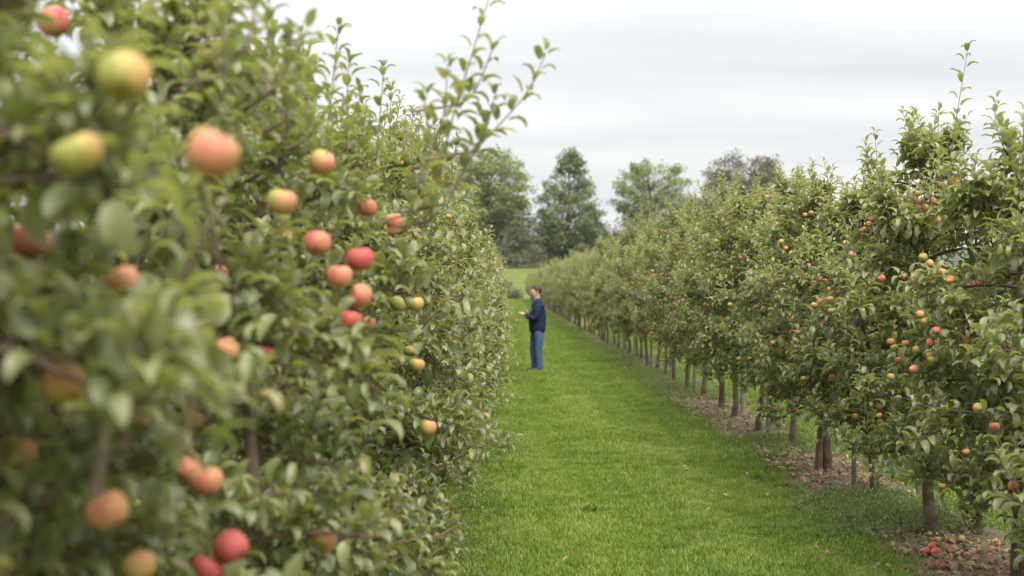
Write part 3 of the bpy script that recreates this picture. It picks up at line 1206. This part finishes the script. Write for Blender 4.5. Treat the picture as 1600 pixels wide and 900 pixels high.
for (px, py, lab) in named:
    d = (CAMZ - 0.06) * F / (py + 4 - VY)
    o = windfall(d * (px - VX) / F, d, lab, WG)
    if 'yellow' not in lab:
        o.data = ME_APPLE[0]
        o.color = (0.85, 0, 0, 1)
        o.rotation_euler = (0.4, 0.3, -1.6)
for k in range(52):
    px, py = rw.uniform(1455, 1598), rw.uniform(858, 905)
    d = CAMZ * F / (py - VY)
    windfall(d * (px - VX) / F, d, 'rotting windfall apple on the bare soil in the bottom right corner', WG + ', bottom right corner', rw.uniform(0.62, 0.9))
for k in range(44):
    y = rw.uniform(11.9, 14.6)
    windfall(rw.normal(2.85, 0.22), y, 'rotting windfall apple on the soil around the double trunk', WG + ', by the double trunk', rw.uniform(0.5, 0.8))
for k in range(48):
    y = rw.uniform(16.0, 23.0)
    windfall(rw.normal(2.85, 0.22), y, 'small windfall apple on the soil beyond the pale stake', WG + ', beyond the pale stake', rw.uniform(0.5, 0.85))


# ------------------------------------------------------------------ scattered ground cover (geometry nodes, one object each)
def scatter(name, pts, rots, scl, idx, protos, label, cat):
    coll = bpy.data.collections.new(name + '_kinds')
    for i, me in enumerate(protos):
        coll.objects.link(bpy.data.objects.new('%s_kind_%02d' % (name, i), me))
    me = bpy.data.meshes.new(name)
    n = len(pts)
    me.vertices.add(n)
    me.vertices.foreach_set('co', np.asarray(pts, np.float32).ravel())
    a = me.attributes.new('rot', 'FLOAT_VECTOR', 'POINT')
    a.data.foreach_set('vector', np.asarray(rots, np.float32).ravel())
    a = me.attributes.new('scl', 'FLOAT', 'POINT')
    a.data.foreach_set('value', np.asarray(scl, np.float32))
    a = me.attributes.new('idx', 'INT', 'POINT')
    a.data.foreach_set('value', np.asarray(idx, np.int32))
    ng = bpy.data.node_groups.new(name + '_scatter', 'GeometryNodeTree')
    ng.interface.new_socket('Geometry', in_out='INPUT', socket_type='NodeSocketGeometry')
    ng.interface.new_socket('Geometry', in_out='OUTPUT', socket_type='NodeSocketGeometry')
    gi, go = ng.nodes.new('NodeGroupInput'), ng.nodes.new('NodeGroupOutput')
    ci = ng.nodes.new('GeometryNodeCollectionInfo')
    ci.inputs['Collection'].default_value = coll
    ci.inputs['Separate Children'].default_value = True
    ci.inputs['Reset Children'].default_value = True
    ip = ng.nodes.new('GeometryNodeInstanceOnPoints')
    ip.inputs['Pick Instance'].default_value = True

    def named_att(nm, t):
        nn = ng.nodes.new('GeometryNodeInputNamedAttribute')
        nn.data_type = t
        nn.inputs['Name'].default_value = nm
        return nn.outputs['Attribute']
    ng.links.new(gi.outputs[0], ip.inputs['Points'])
    ng.links.new(ci.outputs[0], ip.inputs['Instance'])
    ng.links.new(named_att('idx', 'INT'), ip.inputs['Instance Index'])
    ng.links.new(named_att('rot', 'FLOAT_VECTOR'), ip.inputs['Rotation'])
    ng.links.new(named_att('scl', 'FLOAT'), ip.inputs['Scale'])
    ng.links.new(ip.outputs[0], go.inputs[0])
    o = link(name, me)
    md = o.modifiers.new('scatter', 'NODES')
    md.node_group = ng
    return tag(o, label, cat, kind='stuff')


def tuft_mesh(seed, nbl=20, h=(0.035, 0.08), spread=0.07, w=0.0032, lean=0.95):
    rg = np.random.default_rng(seed)
    b = MB()
    for k in range(nbl):
        a = rg.uniform(0, 6.283)
        r0 = spread * math.sqrt(rg.random())
        p = np.array((math.cos(a) * r0, math.sin(a) * r0, -0.005))
        az = rg.uniform(0, 6.283)
        o = np.array((math.cos(az), math.sin(az), 0))
        s = np.array((-math.sin(az), math.cos(az), 0))
        hh = rg.uniform(*h)
        ln = rg.uniform(0.15, 1.0) * lean
        ww = w * rg.uniform(0.7, 1.4)
        pts = [p, p + np.array((0, 0, hh * 0.55)) + o * hh * 0.25 * ln, p + np.array((0, 0, hh * (0.95 - 0.25 * ln))) + o * hh * 0.85 * ln]
        V = [pts[0] - s * ww, pts[0] + s * ww, pts[1] - s * ww * 0.8, pts[1] + s * ww * 0.8, pts[2]]
        b.add(V, [(2, 3, 4)], [(0, 1, 3, 2)])
    return b.mesh('tuft', M['grass'])


def noise2(x, y, seed=0):
    rg = np.random.default_rng(seed)
    v = 0
    for k in range(6):
        f = rg.uniform(0.5, 2.6)
        a = rg.uniform(0, 6.28)
        v = v + np.sin((x * math.cos(a) + y * math.sin(a)) * f + rg.uniform(0, 6.28)) * (1 / math.sqrt(1 + k))
    return v / 3.0


def build_grass():
    rg = np.random.default_rng(8)
    X, Y, S = [], [], []

    def zone(x0, x1, y0, y1, per_m2, s0, s1):
        n = int((x1 - x0) * (y1 - y0) * per_m2)
        x = rg.uniform(x0, x1, n)
        y = rg.uniform(y0, y1, n)
        s = rg.uniform(s0, s1, n) * (1.0 + 0.38 * noise2(x * 2.2, y * 1.5, 4))
        s = s * (1 - 0.42 * np.exp(-((x - 0.35) / 0.19) ** 2) - 0.42 * np.exp(-((x - 1.75) / 0.19) ** 2))
        # short turf fades into the soil strip
        bare = (x > 2.5) & (x < 3.6)
        brown = ((y > 12.0) & (y < 14.4)) | ((y > 16.5) & (y < 21.5)) | (y < 10.2)
        keep = ~(bare & (rg.random(n) > np.where(brown, 0.16, 0.5) + 0.2 * (noise2(x, y, 9) > 0.25)))
        X.append(x[keep]); Y.append(y[keep]); S.append(np.maximum(0.35, s[keep]))
    zone(-1.4, 3.0, 7.5, 14, 900, 0.7, 1.15)
    zone(-1.2, 3.2, 14, 24, 560, 0.75, 1.25)
    zone(-1.2, 3.2, 24, 45, 220, 0.9, 1.5)
    zone(-1.2, 3.2, 45, 90, 50, 1.2, 2.0)
    zone(-1.2, 3.2, 90, 176, 22, 1.4, 2.2)
    zone(3.0, 7.5, 7, 22, 150, 0.9, 1.5)
    zone(3.0, 9.0, 22, 60, 36, 1.2, 2.0)
    x, y, s = map(np.concatenate, (X, Y, S))
    n = len(x)
    # a few coarse dark tussocks
    tus = [at(995, 738, 1), at(912, 806, 1), at(1188, 748, 1), at(940, 820, 1), at(860, 690, 1), at(1010, 800, 1), at(1130, 835, 1), at(760, 770, 1), at(900, 640, 1), at(1000, 640, 1)]
    ex, ey = [], []
    for (px, py) in ((995, 738), (912, 806), (1188, 752)):
        d = CAMZ * F / (py - VY)
        for k in range(9):
            ex.append(d * (px - VX) / F + rg.normal(0, 0.06)); ey.append(d + rg.normal(0, 0.07))
    x = np.concatenate([x, ex]); y = np.concatenate([y, ey]); s = np.concatenate([s, rg.uniform(1.0, 1.5, len(ex))])
    idx = np.concatenate([rg.integers(0, 6, n), rg.integers(6, 8, len(ex))])
    n = len(x)
    rot = np.column_stack([rg.normal(0, 0.1, n), rg.normal(0, 0.1, n), rg.uniform(0, 6.283, n)])
    protos = [tuft_mesh(60 + i) for i in range(6)] + [tuft_mesh(70 + i, 26, (0.06, 0.11), 0.03, 0.004, 0.9) for i in range(2)]
    scatter('grass', np.column_stack([x, y, np.zeros(n)]), rot, s, idx, protos, 'lush green mown grass of the alley between the rows', 'grass')


build_grass()


def weed_mesh(seed, n=8, h=0.10):
    rg = np.random.default_rng(seed)
    LV = Leaves()
    b = MB()
    for k in range(4):
        a = rg.uniform(0, 6.28)
        e = np.array((math.cos(a) * h * 0.7, math.sin(a) * h * 0.7, h * rg.uniform(0.5, 1.1)))
        pl = bez(np.zeros(3), e * np.array((0.3, 0.3, 0.8)), e, 4)
        along(rg, LV, pl, n // 2 + 1, 0.03, 0.055, 0.1, 0.3, spread=0.9, fwd=0.3, upb=0.2, rough=0.3)
    add_leaves(b, LV.done(), TPL_LO)
    return b.mesh('weed', M['weed'], 'young')


def build_weeds():
    rg = np.random.default_rng(18)
    x = np.concatenate([rg.normal(3.1, 0.42, 5200), rg.uniform(-0.75, -0.15, 700), rg.uniform(3.5, 6.5, 1500)])
    y = np.concatenate([8 + 34 * rg.random(5200) ** 1.5, rg.uniform(7.5, 30, 700), rg.uniform(8, 26, 1500)])
    g = noise2(x * 0.9, y * 0.8, 21)
    bare = ((y > 12.0) & (y < 14.4)) | ((y > 16.5) & (y < 21.5)) | (y < 10.2)
    keep = (x < 0) | (x > 3.55) | ((~bare) & (g > -0.45)) | (bare & (g > 0.75))
    # the weedy bank between the first two near trunks
    nb = 380
    x2, y2 = rg.uniform(2.25, 3.3, nb), rg.uniform(9.9, 11.9, nb)
    # clover and plantain in the turf
    x3, y3 = rg.uniform(-0.4, 2.4, 420), 8.5 + 26 * rg.random(420) ** 1.4
    x, y = np.concatenate([x[keep], x2, x3]), np.concatenate([y[keep], y2, y3])
    n = len(x)
    rot = np.column_stack([rg.normal(0, 0.15, n), rg.normal(0, 0.15, n), rg.uniform(0, 6.28, n)])
    z = np.array([soil_z(a) if 2.48 < a < 3.62 else 0 for a in x])
    scatter('weeds', np.column_stack([x, y, z]), rot, np.where((x > -0.1) & (x < 2.2), 0.5, 1.0) * rg.uniform(0.3, 0.95, n), rg.integers(0, 4, n), [weed_mesh(90 + i) for i in range(4)],
            'low leafy weeds along the foot of the right-hand row', 'weeds')


build_weeds()


def build_litter():
    rg = np.random.default_rng(28)
    n = 5600
    x = rg.normal(2.92, 0.36, n)
    k_ = rg.integers(0, n, 150)
    x[k_] = rg.uniform(-0.2, 2.5, 150)      # a few leaves blown onto the grass
    y = np.concatenate([rg.uniform(8.2, 24, n // 2), rg.uniform(11.8, 14.8, n // 8), rg.uniform(8.3, 10.3, n // 6), rg.uniform(16, 38, n - n // 2 - n // 8 - n // 6)])
    V, T, Q = leaf_template(0.9, 0.3, 0.3, False, 0.3)
    protos = []
    for c in range(4):
        V, T, Q = leaf_template(0.5 + c * 0.5, 0.3, 0.3, False, 0.3)
        b = MB()
        b.add(V * 0.05, T, Q)
        protos.append(b.mesh('dead_leaf', M['dead']))
    rot = np.column_stack([rg.normal(0, 0.5, n), rg.normal(0, 0.5, n), rg.uniform(0, 6.28, n)])
    z = np.array([soil_z(a) + 0.012 for a in x])
    scatter('leaf_litter', np.column_stack([x, y, z]), rot, rg.uniform(0.6, 1.2, n), rg.integers(0, 4, n), protos,
            'brown fallen leaves on the bare soil under the right-hand row', 'leaves')


build_litter()

# ------------------------------------------------------------------ trees on the skyline
def tree_leaf_mats():
    out = {}
    out['pale'] = leaf_mat('far_leaf_pale', [(0, (0.13, 0.165, 0.06)), (0.5, (0.19, 0.23, 0.08)), (1, (0.25, 0.28, 0.10))], None, transl=0.3)
    out['mid'] = leaf_mat('far_leaf_mid', [(0, (0.10, 0.13, 0.052)), (0.5, (0.14, 0.175, 0.064)), (1, (0.185, 0.22, 0.08))], None, transl=0.25)
    out['dark'] = leaf_mat('far_leaf_dark', [(0, (0.05, 0.068, 0.03)), (0.5, (0.07, 0.09, 0.038)), (1, (0.095, 0.12, 0.05))], None, transl=0.2)
    out['brown'] = leaf_mat('far_leaf_brown', [(0, (0.065, 0.065, 0.035)), (0.5, (0.10, 0.09, 0.045)), (1, (0.14, 0.13, 0.06))], None, transl=0.2)
    out['olive'] = leaf_mat('far_leaf_olive', [(0, (0.07, 0.085, 0.035)), (0.5, (0.105, 0.12, 0.05)), (1, (0.145, 0.155, 0.07))], None, transl=0.2)
    return out


FM = tree_leaf_mats()


def far_tree(name, px, top, base, wpx, depth, mat, label, seed, shape='round', clear=0.12, nc=110, nl=70, cr=0.16, group=None, leaf=0.52, cat='tree'):
    rg = np.random.default_rng(seed)
    sc = depth / F
    H = (base - top) * sc
    Rr = wpx * sc / 2
    x = (px - VX) * sc
    z = ground_z(x, depth)
    H = (CAMZ - (top - VY) * sc) - z
    root = link(name, None, None, (x, depth, z - 0.05))
    tag(root, label, cat, group)
    wood = MB()
    lv = MB()
    th = np.linspace(0, 1, 8)
    trk = np.column_stack([np.cumsum(rg.normal(0, 0.012 * H, 8)) * th, np.cumsum(rg.normal(0, 0.012 * H, 8)) * th, th * H * 0.9])
    wood_t = MB()
    r0 = 0.022 * H + 0.05
    wood_t.tube(trk, r0 * np.linspace(1, 0.12, 8) ** 0.9, 8)
    LIMB = 0.0035 * H
    PR = {
        'round': ([0, 0.15, 0.45, 0.75, 0.92, 1.0], [0.55, 0.9, 1.0, 0.82, 0.5, 0.15]),
        'ovate': ([0, 0.12, 0.35, 0.6, 0.85, 1.0], [0.75, 1.0, 0.95, 0.70, 0.40, 0.13]),
        'cone': ([0, 0.1, 0.4, 0.75, 1.0], [0.95, 1.0, 0.72, 0.36, 0.05]),
        'vase': ([0, 0.2, 0.55, 0.85, 1.0], [0.25, 0.6, 1.0, 0.85, 0.35]),
        'crown': ([0, 0.15, 0.45, 0.75, 0.92, 1.0], [0.55, 0.85, 1.0, 0.92, 0.68, 0.3]),
        'mound': ([0, 0.3, 0.7, 1.0], [1.0, 1.0, 0.75, 0.3]),
    }[shape]
    for c in range(nc):
        u = rg.random()
        while rg.random() > np.interp(u, *PR) ** 1.6 + 0.02:
            u = rg.random()
        a = c * GOLD + rg.normal(0, 0.3)
        if shape in ('ovate', 'cone') and c < 14:      # a leading tip
            u = 0.80 + 0.015 * c
        f = np.interp(u, *PR) * Rr * (0.45 + 0.55 * rg.random() ** 0.55) * rg.uniform(0.85, 1.08)
        zc_ = H * (clear + (0.97 - clear) * u)
        e = np.array((math.cos(a) * f, math.sin(a) * f, zc_))
        zb = max(H * clear * 0.6, zc_ - f * rg.uniform(0.5, 1.1) if shape != 'cone' else zc_ + f * 0.15)
        s0 = np.array((np.interp(zb, trk[:, 2], trk[:, 0]), np.interp(zb, trk[:, 2], trk[:, 1]), min(zb, H * 0.88)))
        pl = bez(s0, (s0 + e) / 2 + np.array((0, 0, f * 0.12)), e, 6)
        if c % 2 == 0:
            wood.tube(pl, np.linspace(LIMB + 0.02, 0.02, 6), 5)
        # leaf sprays round the limb end
        rad = cr * Rr * rg.uniform(0.7, 1.3)
        m = int(nl * rg.uniform(0.7, 1.3))
        q = rg.normal(0, 1, (m, 3))
        q = unit(q) * (rg.random((m, 1)) ** 0.45) * rad * np.array((1.15, 1.15, 0.75))
        if shape == 'cone':
            q[:, 2] *= 0.45
            q[:, 2] -= 0.25 * np.hypot(q[:, 0], q[:, 1])
        ctr = e + q
        extra = int(m * 0.35)
        t = rg.uniform(0.45, 1, extra)
        jj = np.minimum((t * 5).astype(int), 4)
        ctr = np.vstack([ctr, pl[jj] + rg.normal(0, rad * 0.3, (extra, 3))])
        k = len(ctr)
        d = unit(rg.normal(0, 1, (k, 3)) + unit(ctr - np.array((0, 0, H * 0.45))) * 0.5)
        d, n = leaf_frames(rg, d, 0.6)
        s = rg.uniform(0.6, 1.25, k)[:, None] * leaf
        sd2 = np.cross(n, d)
        Vv = np.stack([ctr, ctr + d * s * 0.5 + sd2 * s * 0.34, ctr + d * s - n * s * 0.15, ctr + d * s * 0.5 - sd2 * s * 0.34], 1).reshape(-1, 3)
        lv.add(Vv, None, np.arange(k * 4).reshape(-1, 4))
    link('trunk', wood_t.mesh('trunk', M['bark_dark']), root)
    tag(link('limbs', wood.mesh('limb_framework', M['bark_dark']), root), kind='stuff').name = 'limb_framework'
    tag(link('crown', lv.mesh('crown', FM[mat], None, False), root), kind='stuff')
    return root


far_tree('maple_tree', 760, 222, 418, 142, 300, 'pale', 'broad pale green tree on the skyline, partly hidden by the left-hand row', 1, 'round', 0.28, 200, 84, 0.16)
far_tree('lime_tree', 890, 231, 418, 112, 300, 'mid', 'tall pointed egg-shaped tree on the skyline behind the man', 2, 'ovate', 0.14, 200, 76, 0.17)
far_tree('ash_tree', 1019, 242, 418, 124, 302, 'pale', 'round-topped tree on the skyline with bare forking limbs below its crown', 3, 'crown', 0.24, 190, 62, 0.15)
far_tree('oak_tree', 1163, 239, 418, 145, 300, 'brown', 'brownish spreading tree on the skyline, right of the round-topped one', 4, 'crown', 0.25, 150, 88, 0.18)
far_tree('spruce_tree', 808, 342, 420, 112, 286, 'olive', 'broad layered conifer at the edge of the field, left of the pointed tree', 5, 'cone', 0.02, 150, 70, 0.2, leaf=0.34)
UG = 'dark bushes along the field edge'
far_tree('field_tree', 782, 298, 418, 110, 312, 'dark', 'dark tree behind the layered conifer', 6, 'round', 0.08, 110, 80, 0.22)
far_tree('field_tree', 722, 310, 418, 90, 308, 'dark', 'dark tree under the broad pale one, half behind the left-hand row', 7, 'round', 0.05, 100, 80, 0.22)
for i, (px, top, w, m, lab) in enumerate((
        (866, 344, 74, 'dark', 'dark bush left of the foot of the pointed tree'),
        (918, 342, 80, 'dark', 'dark bush right of the foot of the pointed tree'),
        (968, 352, 78, 'dark', 'dark bush left of the foot of the round-topped tree'),
        (1015, 350, 80, 'dark', 'dark bush at the foot of the round-topped tree'),
        (1058, 335, 70, 'dark', 'dark bush left of the brownish shrub'),
        (1082, 307, 92, 'olive', 'large brownish shrub between the round-topped tree and the brownish tree'),
        (1150, 330, 120, 'dark', 'dark bush at the foot of the brownish spreading tree'),
        (1226, 300, 100, 'brown', 'brown bush right of the brownish spreading tree'))):
    far_tree('field_bush', px, top, 418, w, 306 + (i % 3) * 5, m, lab, 20 + i, 'mound', 0.02, 100, 130, 0.28, UG, cat='bush')
far_tree('low_hedge', 795, 441, 452, 46, 176, 'dark', 'low dark hedge across the far end of the grass alley', 40, 'mound', 0.02, 40, 40, 0.3, leaf=0.2, cat='hedge')

# ------------------------------------------------------------------ person
M['skin'] = plain('skin', (0.50, 0.30, 0.22), 0.55, 0.35)
M['hair'] = plain('brown_hair', (0.060, 0.034, 0.022), 0.6, 0.35, 60, 0.3)
M['navy'] = plain('navy_knit', (0.018, 0.028, 0.068), 0.9, 0.2, 35, 0.25)
M['denim'] = plain('blue_denim', (0.062, 0.108, 0.200), 0.9, 0.2, 14, 0.2)
M['shoe'] = plain('brown_shoe_leather', (0.07, 0.045, 0.03), 0.6, 0.35)
M['collar'] = plain('shirt_collar', (0.05, 0.07, 0.13), 0.85, 0.2)


def skin_mesh(name, verts, edges, mat, level=2, root=0):
    me = bpy.data.meshes.new(name)
    me.from_pydata([v[0] for v in verts], edges, [])
    o = bpy.data.objects.new(name, me)
    COL.objects.link(o)
    md = o.modifiers.new('skin', 'SKIN')
    md.use_smooth_shade = True
    for i, v in enumerate(verts):
        sv = me.skin_vertices[0].data[i]
        sv.radius = v[1] if isinstance(v[1], tuple) else (v[1], v[1])
        sv.use_root = i == root
    ms = o.modifiers.new('sub', 'SUBSURF')
    ms.levels = ms.render_levels = level
    dg = bpy.context.evaluated_depsgraph_get()
    out = bpy.data.meshes.new_from_object(o.evaluated_get(dg))
    bpy.data.objects.remove(o)
    out.materials.clear()
    out.materials.append(mat)
    for p in out.polygons:
        p.use_smooth = True
    return out


def build_person():
    px, d = 838.0, 29.2
    root = link('person', None, None, (d * (px - VX) / F, d, 0.0))
    tag(root, 'man in navy pullover and blue jeans standing in the grass alley, reaching to a twig', 'person')
    # local frame: he faces -X, his left side (-Y) towards the camera
    # body: head, neck, trunk, arms, hands, legs in one skin
    V, E = [], []

    def vv(p, r, prev=None):
        V.append((p, r))
        if prev is not None:
            E.append((prev, len(V) - 1))
        return len(V) - 1
    pel = vv((0.02, 0, 0.93), 0.10)
    chest = vv((0.02, 0, 1.22), 0.11, pel)
    neck0 = vv((0.02, 0, 1.46), (0.068, 0.068), chest)
    neck1 = vv((0.008, 0, 1.54), (0.066, 0.066), neck0)
    h1 = vv((-0.02, 0, 1.59), (0.100, 0.080), neck1)
    h2 = vv((-0.008, 0, 1.68), (0.118, 0.094), h1)
    h3 = vv((0.0, 0, 1.765), (0.09, 0.075), h2)
    nose = vv((-0.112, 0, 1.645), (0.014, 0.013), h2)
    for s in (-1, 1):
        sh = vv((0.03, s * 0.165, 1.38), 0.04, chest)
        el = vv((-0.0, s * 0.215, 1.13), 0.042, sh)
        wr = vv((-0.25, s * 0.12, 1.185 if s < 0 else 1.20), 0.030, el)
        pm = vv((-0.315, s * 0.085, 1.205), (0.036, 0.020), wr)
        vv((-0.30, s * 0.07 - 0.0, 1.245), 0.011, wr)      # thumb
        for q, (dz, ln) in enumerate(((0.028, 0.062), (0.010, 0.072), (-0.008, 0.068), (-0.026, 0.054))):
            k1 = vv((-0.315 - ln * 0.6, s * 0.075, 1.208 + dz), 0.0095, pm)
            vv((-0.315 - ln * 0.85, s * 0.045, 1.212 + dz), 0.0085, k1)
        hip = vv((0.02 - 0.045 * s, s * 0.088, 0.80), 0.07, pel)
        kn = vv((-0.012 - 0.045 * s, s * 0.098, 0.46), 0.045, hip)
        an = vv((0.018 - 0.045 * s, s * 0.102, 0.09), 0.034, kn)
        vv((-0.08, s * 0.11, 0.045), 0.02, an)
    body = link('body', skin_mesh('body', V, E, M['skin'], 2), root)
    # pullover
    V, E = [], []
    a = vv((0.02, 0, 0.77), 0.185)
    b = vv((0.02, 0, 0.95), 0.19, a)
    c = vv((0.025, 0, 1.18), 0.20, b)
    e = vv((0.035, 0, 1.37), 0.18, c)
    f = vv((0.022, 0, 1.53), (0.085, 0.08), e)
    for s in (-1, 1):
        g = vv((0.035, s * 0.165, 1.40), 0.098, e)
        h = vv((0.02, s * 0.215, 1.25), 0.082, g)
        k = vv((-0.005, s * 0.222, 1.10), 0.074, h)
        l = vv((-0.13, s * 0.17, 1.14), 0.064, k)
        vv((-0.255, s * 0.118, 1.185 if s < 0 else 1.2), 0.050, l)
    link('pullover', skin_mesh('pullover', V, E, M['navy'], 2), root)
    cb = MB()
    aa = np.linspace(0, 2 * math.pi, 15)
    cb.tube([(0.014 + 0.066 * math.cos(t), 0.066 * math.sin(t), 1.492 + 0.012 * math.cos(t)) for t in aa], 0.013, 6, False)
    link('collar', cb.mesh('collar', M['collar']), root)
    # jeans
    V, E = [], []
    a = vv((0.025, 0, 1.0), 0.13)
    b = vv((0.028, 0, 0.84), 0.155, a)
    for s in (-1, 1):
        dx = -0.045 * s
        h = vv((0.02 + dx, s * 0.088, 0.74), 0.105, b)
        k0 = vv((0.0 + dx, s * 0.095, 0.58), 0.092, h)
        k = vv((-0.012 + dx, s * 0.098, 0.46), 0.082, k0)
        l = vv((0.012 + dx, s * 0.10, 0.26), 0.076, k)
        m2 = vv((0.018 + dx, s * 0.102, 0.10), 0.072, l)
        vv((0.010 + dx, s * 0.102, 0.045), 0.078, m2)
    link('jeans', skin_mesh('jeans', V, E, M['denim'], 2), root)
    for s in (-1, 1):
        V, E = [], []
        dx = -0.045 * s
        a = vv((0.075 + dx, s * 0.105, 0.05), 0.048)
        b = vv((0.01 + dx, s * 0.108, 0.06), 0.056, a)
        c = vv((-0.09 + dx, s * 0.112, 0.045), 0.050, b)
        vv((-0.17 + dx, s * 0.115, 0.04), 0.038, c)
        link('shoe', skin_mesh('shoe', V, E, M['shoe'], 2), root)
    # hair: cap over the back and top of the skull
    hb = MB()
    nu, nv_ = 20, 12
    P = []
    for i in range(nv_ + 1):
        th = math.pi * 0.70 * i / nv_
        for j in range(nu):
            a = 2 * math.pi * j / nu
            front = max(0.0, -math.cos(a))       # -X is the face
            t2 = th * (1 - 0.42 * front ** 1.5) * (1.08 if math.cos(a) > 0.2 else 1.0)
            r = 1.0 + 0.03 * math.sin(7 * a + 3 * th)
            P.append((0.006 + 0.108 * r * math.sin(t2) * math.cos(a), 0.088 * r * math.sin(t2) * math.sin(a), 1.695 + 0.105 * math.cos(t2) * r))
    Q = [(i * nu + j, i * nu + (j + 1) % nu, (i + 1) * nu + (j + 1) % nu, (i + 1) * nu + j) for i in range(nv_) for j in range(nu)]
    hb.add(P, None, Q)
    link('hair', hb.mesh('hair', M['hair']), root)
    # ears and eyes
    for s in (-1, 1):
        eb = MB()
        eb.tube([(0.012, s * 0.080, 1.615), (0.026, s * 0.090, 1.64), (0.022, s * 0.090, 1.67), (0.004, s * 0.082, 1.672)], [0.008, 0.011, 0.011, 0.007], 6)
        link('ear', eb.mesh('ear', M['skin']), root)
    eb = MB()
    for s in (-1, 1):
        eb = MB()
        eb.tube([(-0.092, s * 0.046, 1.668), (-0.094, s * 0.030, 1.668)], [0.007, 0.006], 6)
        link('eye', eb.mesh('eye', M['hair']), root)
    return root


build_person()


# ------------------------------------------------------------------ air
def build_haze():
    x0, x1, y0, y1, z0, z1 = -1600, 1600, -60, 2700, -1.5, 62
    v = [(x, y, z) for z in (z0, z1) for y in (y0, y1) for x in (x0, x1)]
    b = MB()
    b.add(v, None, [(0, 2, 3, 1), (4, 5, 7, 6), (0, 1, 5, 4), (2, 6, 7, 3), (0, 4, 6, 2), (1, 3, 7, 5)])
    m, nt, out = new_mat('thin_haze')
    pv = nt.nodes.new('ShaderNodeVolumePrincipled')
    pv.inputs['Color'].default_value = (0.90, 0.94, 1.0, 1)
    pv.inputs['Density'].default_value = 0.00007
    nt.links.new(pv.outputs[0], out.inputs['Volume'])
    tag(link('haze', b.mesh('haze', m, None, False)), 'thin pale haze in the distance', 'haze', kind='stuff')


build_haze()
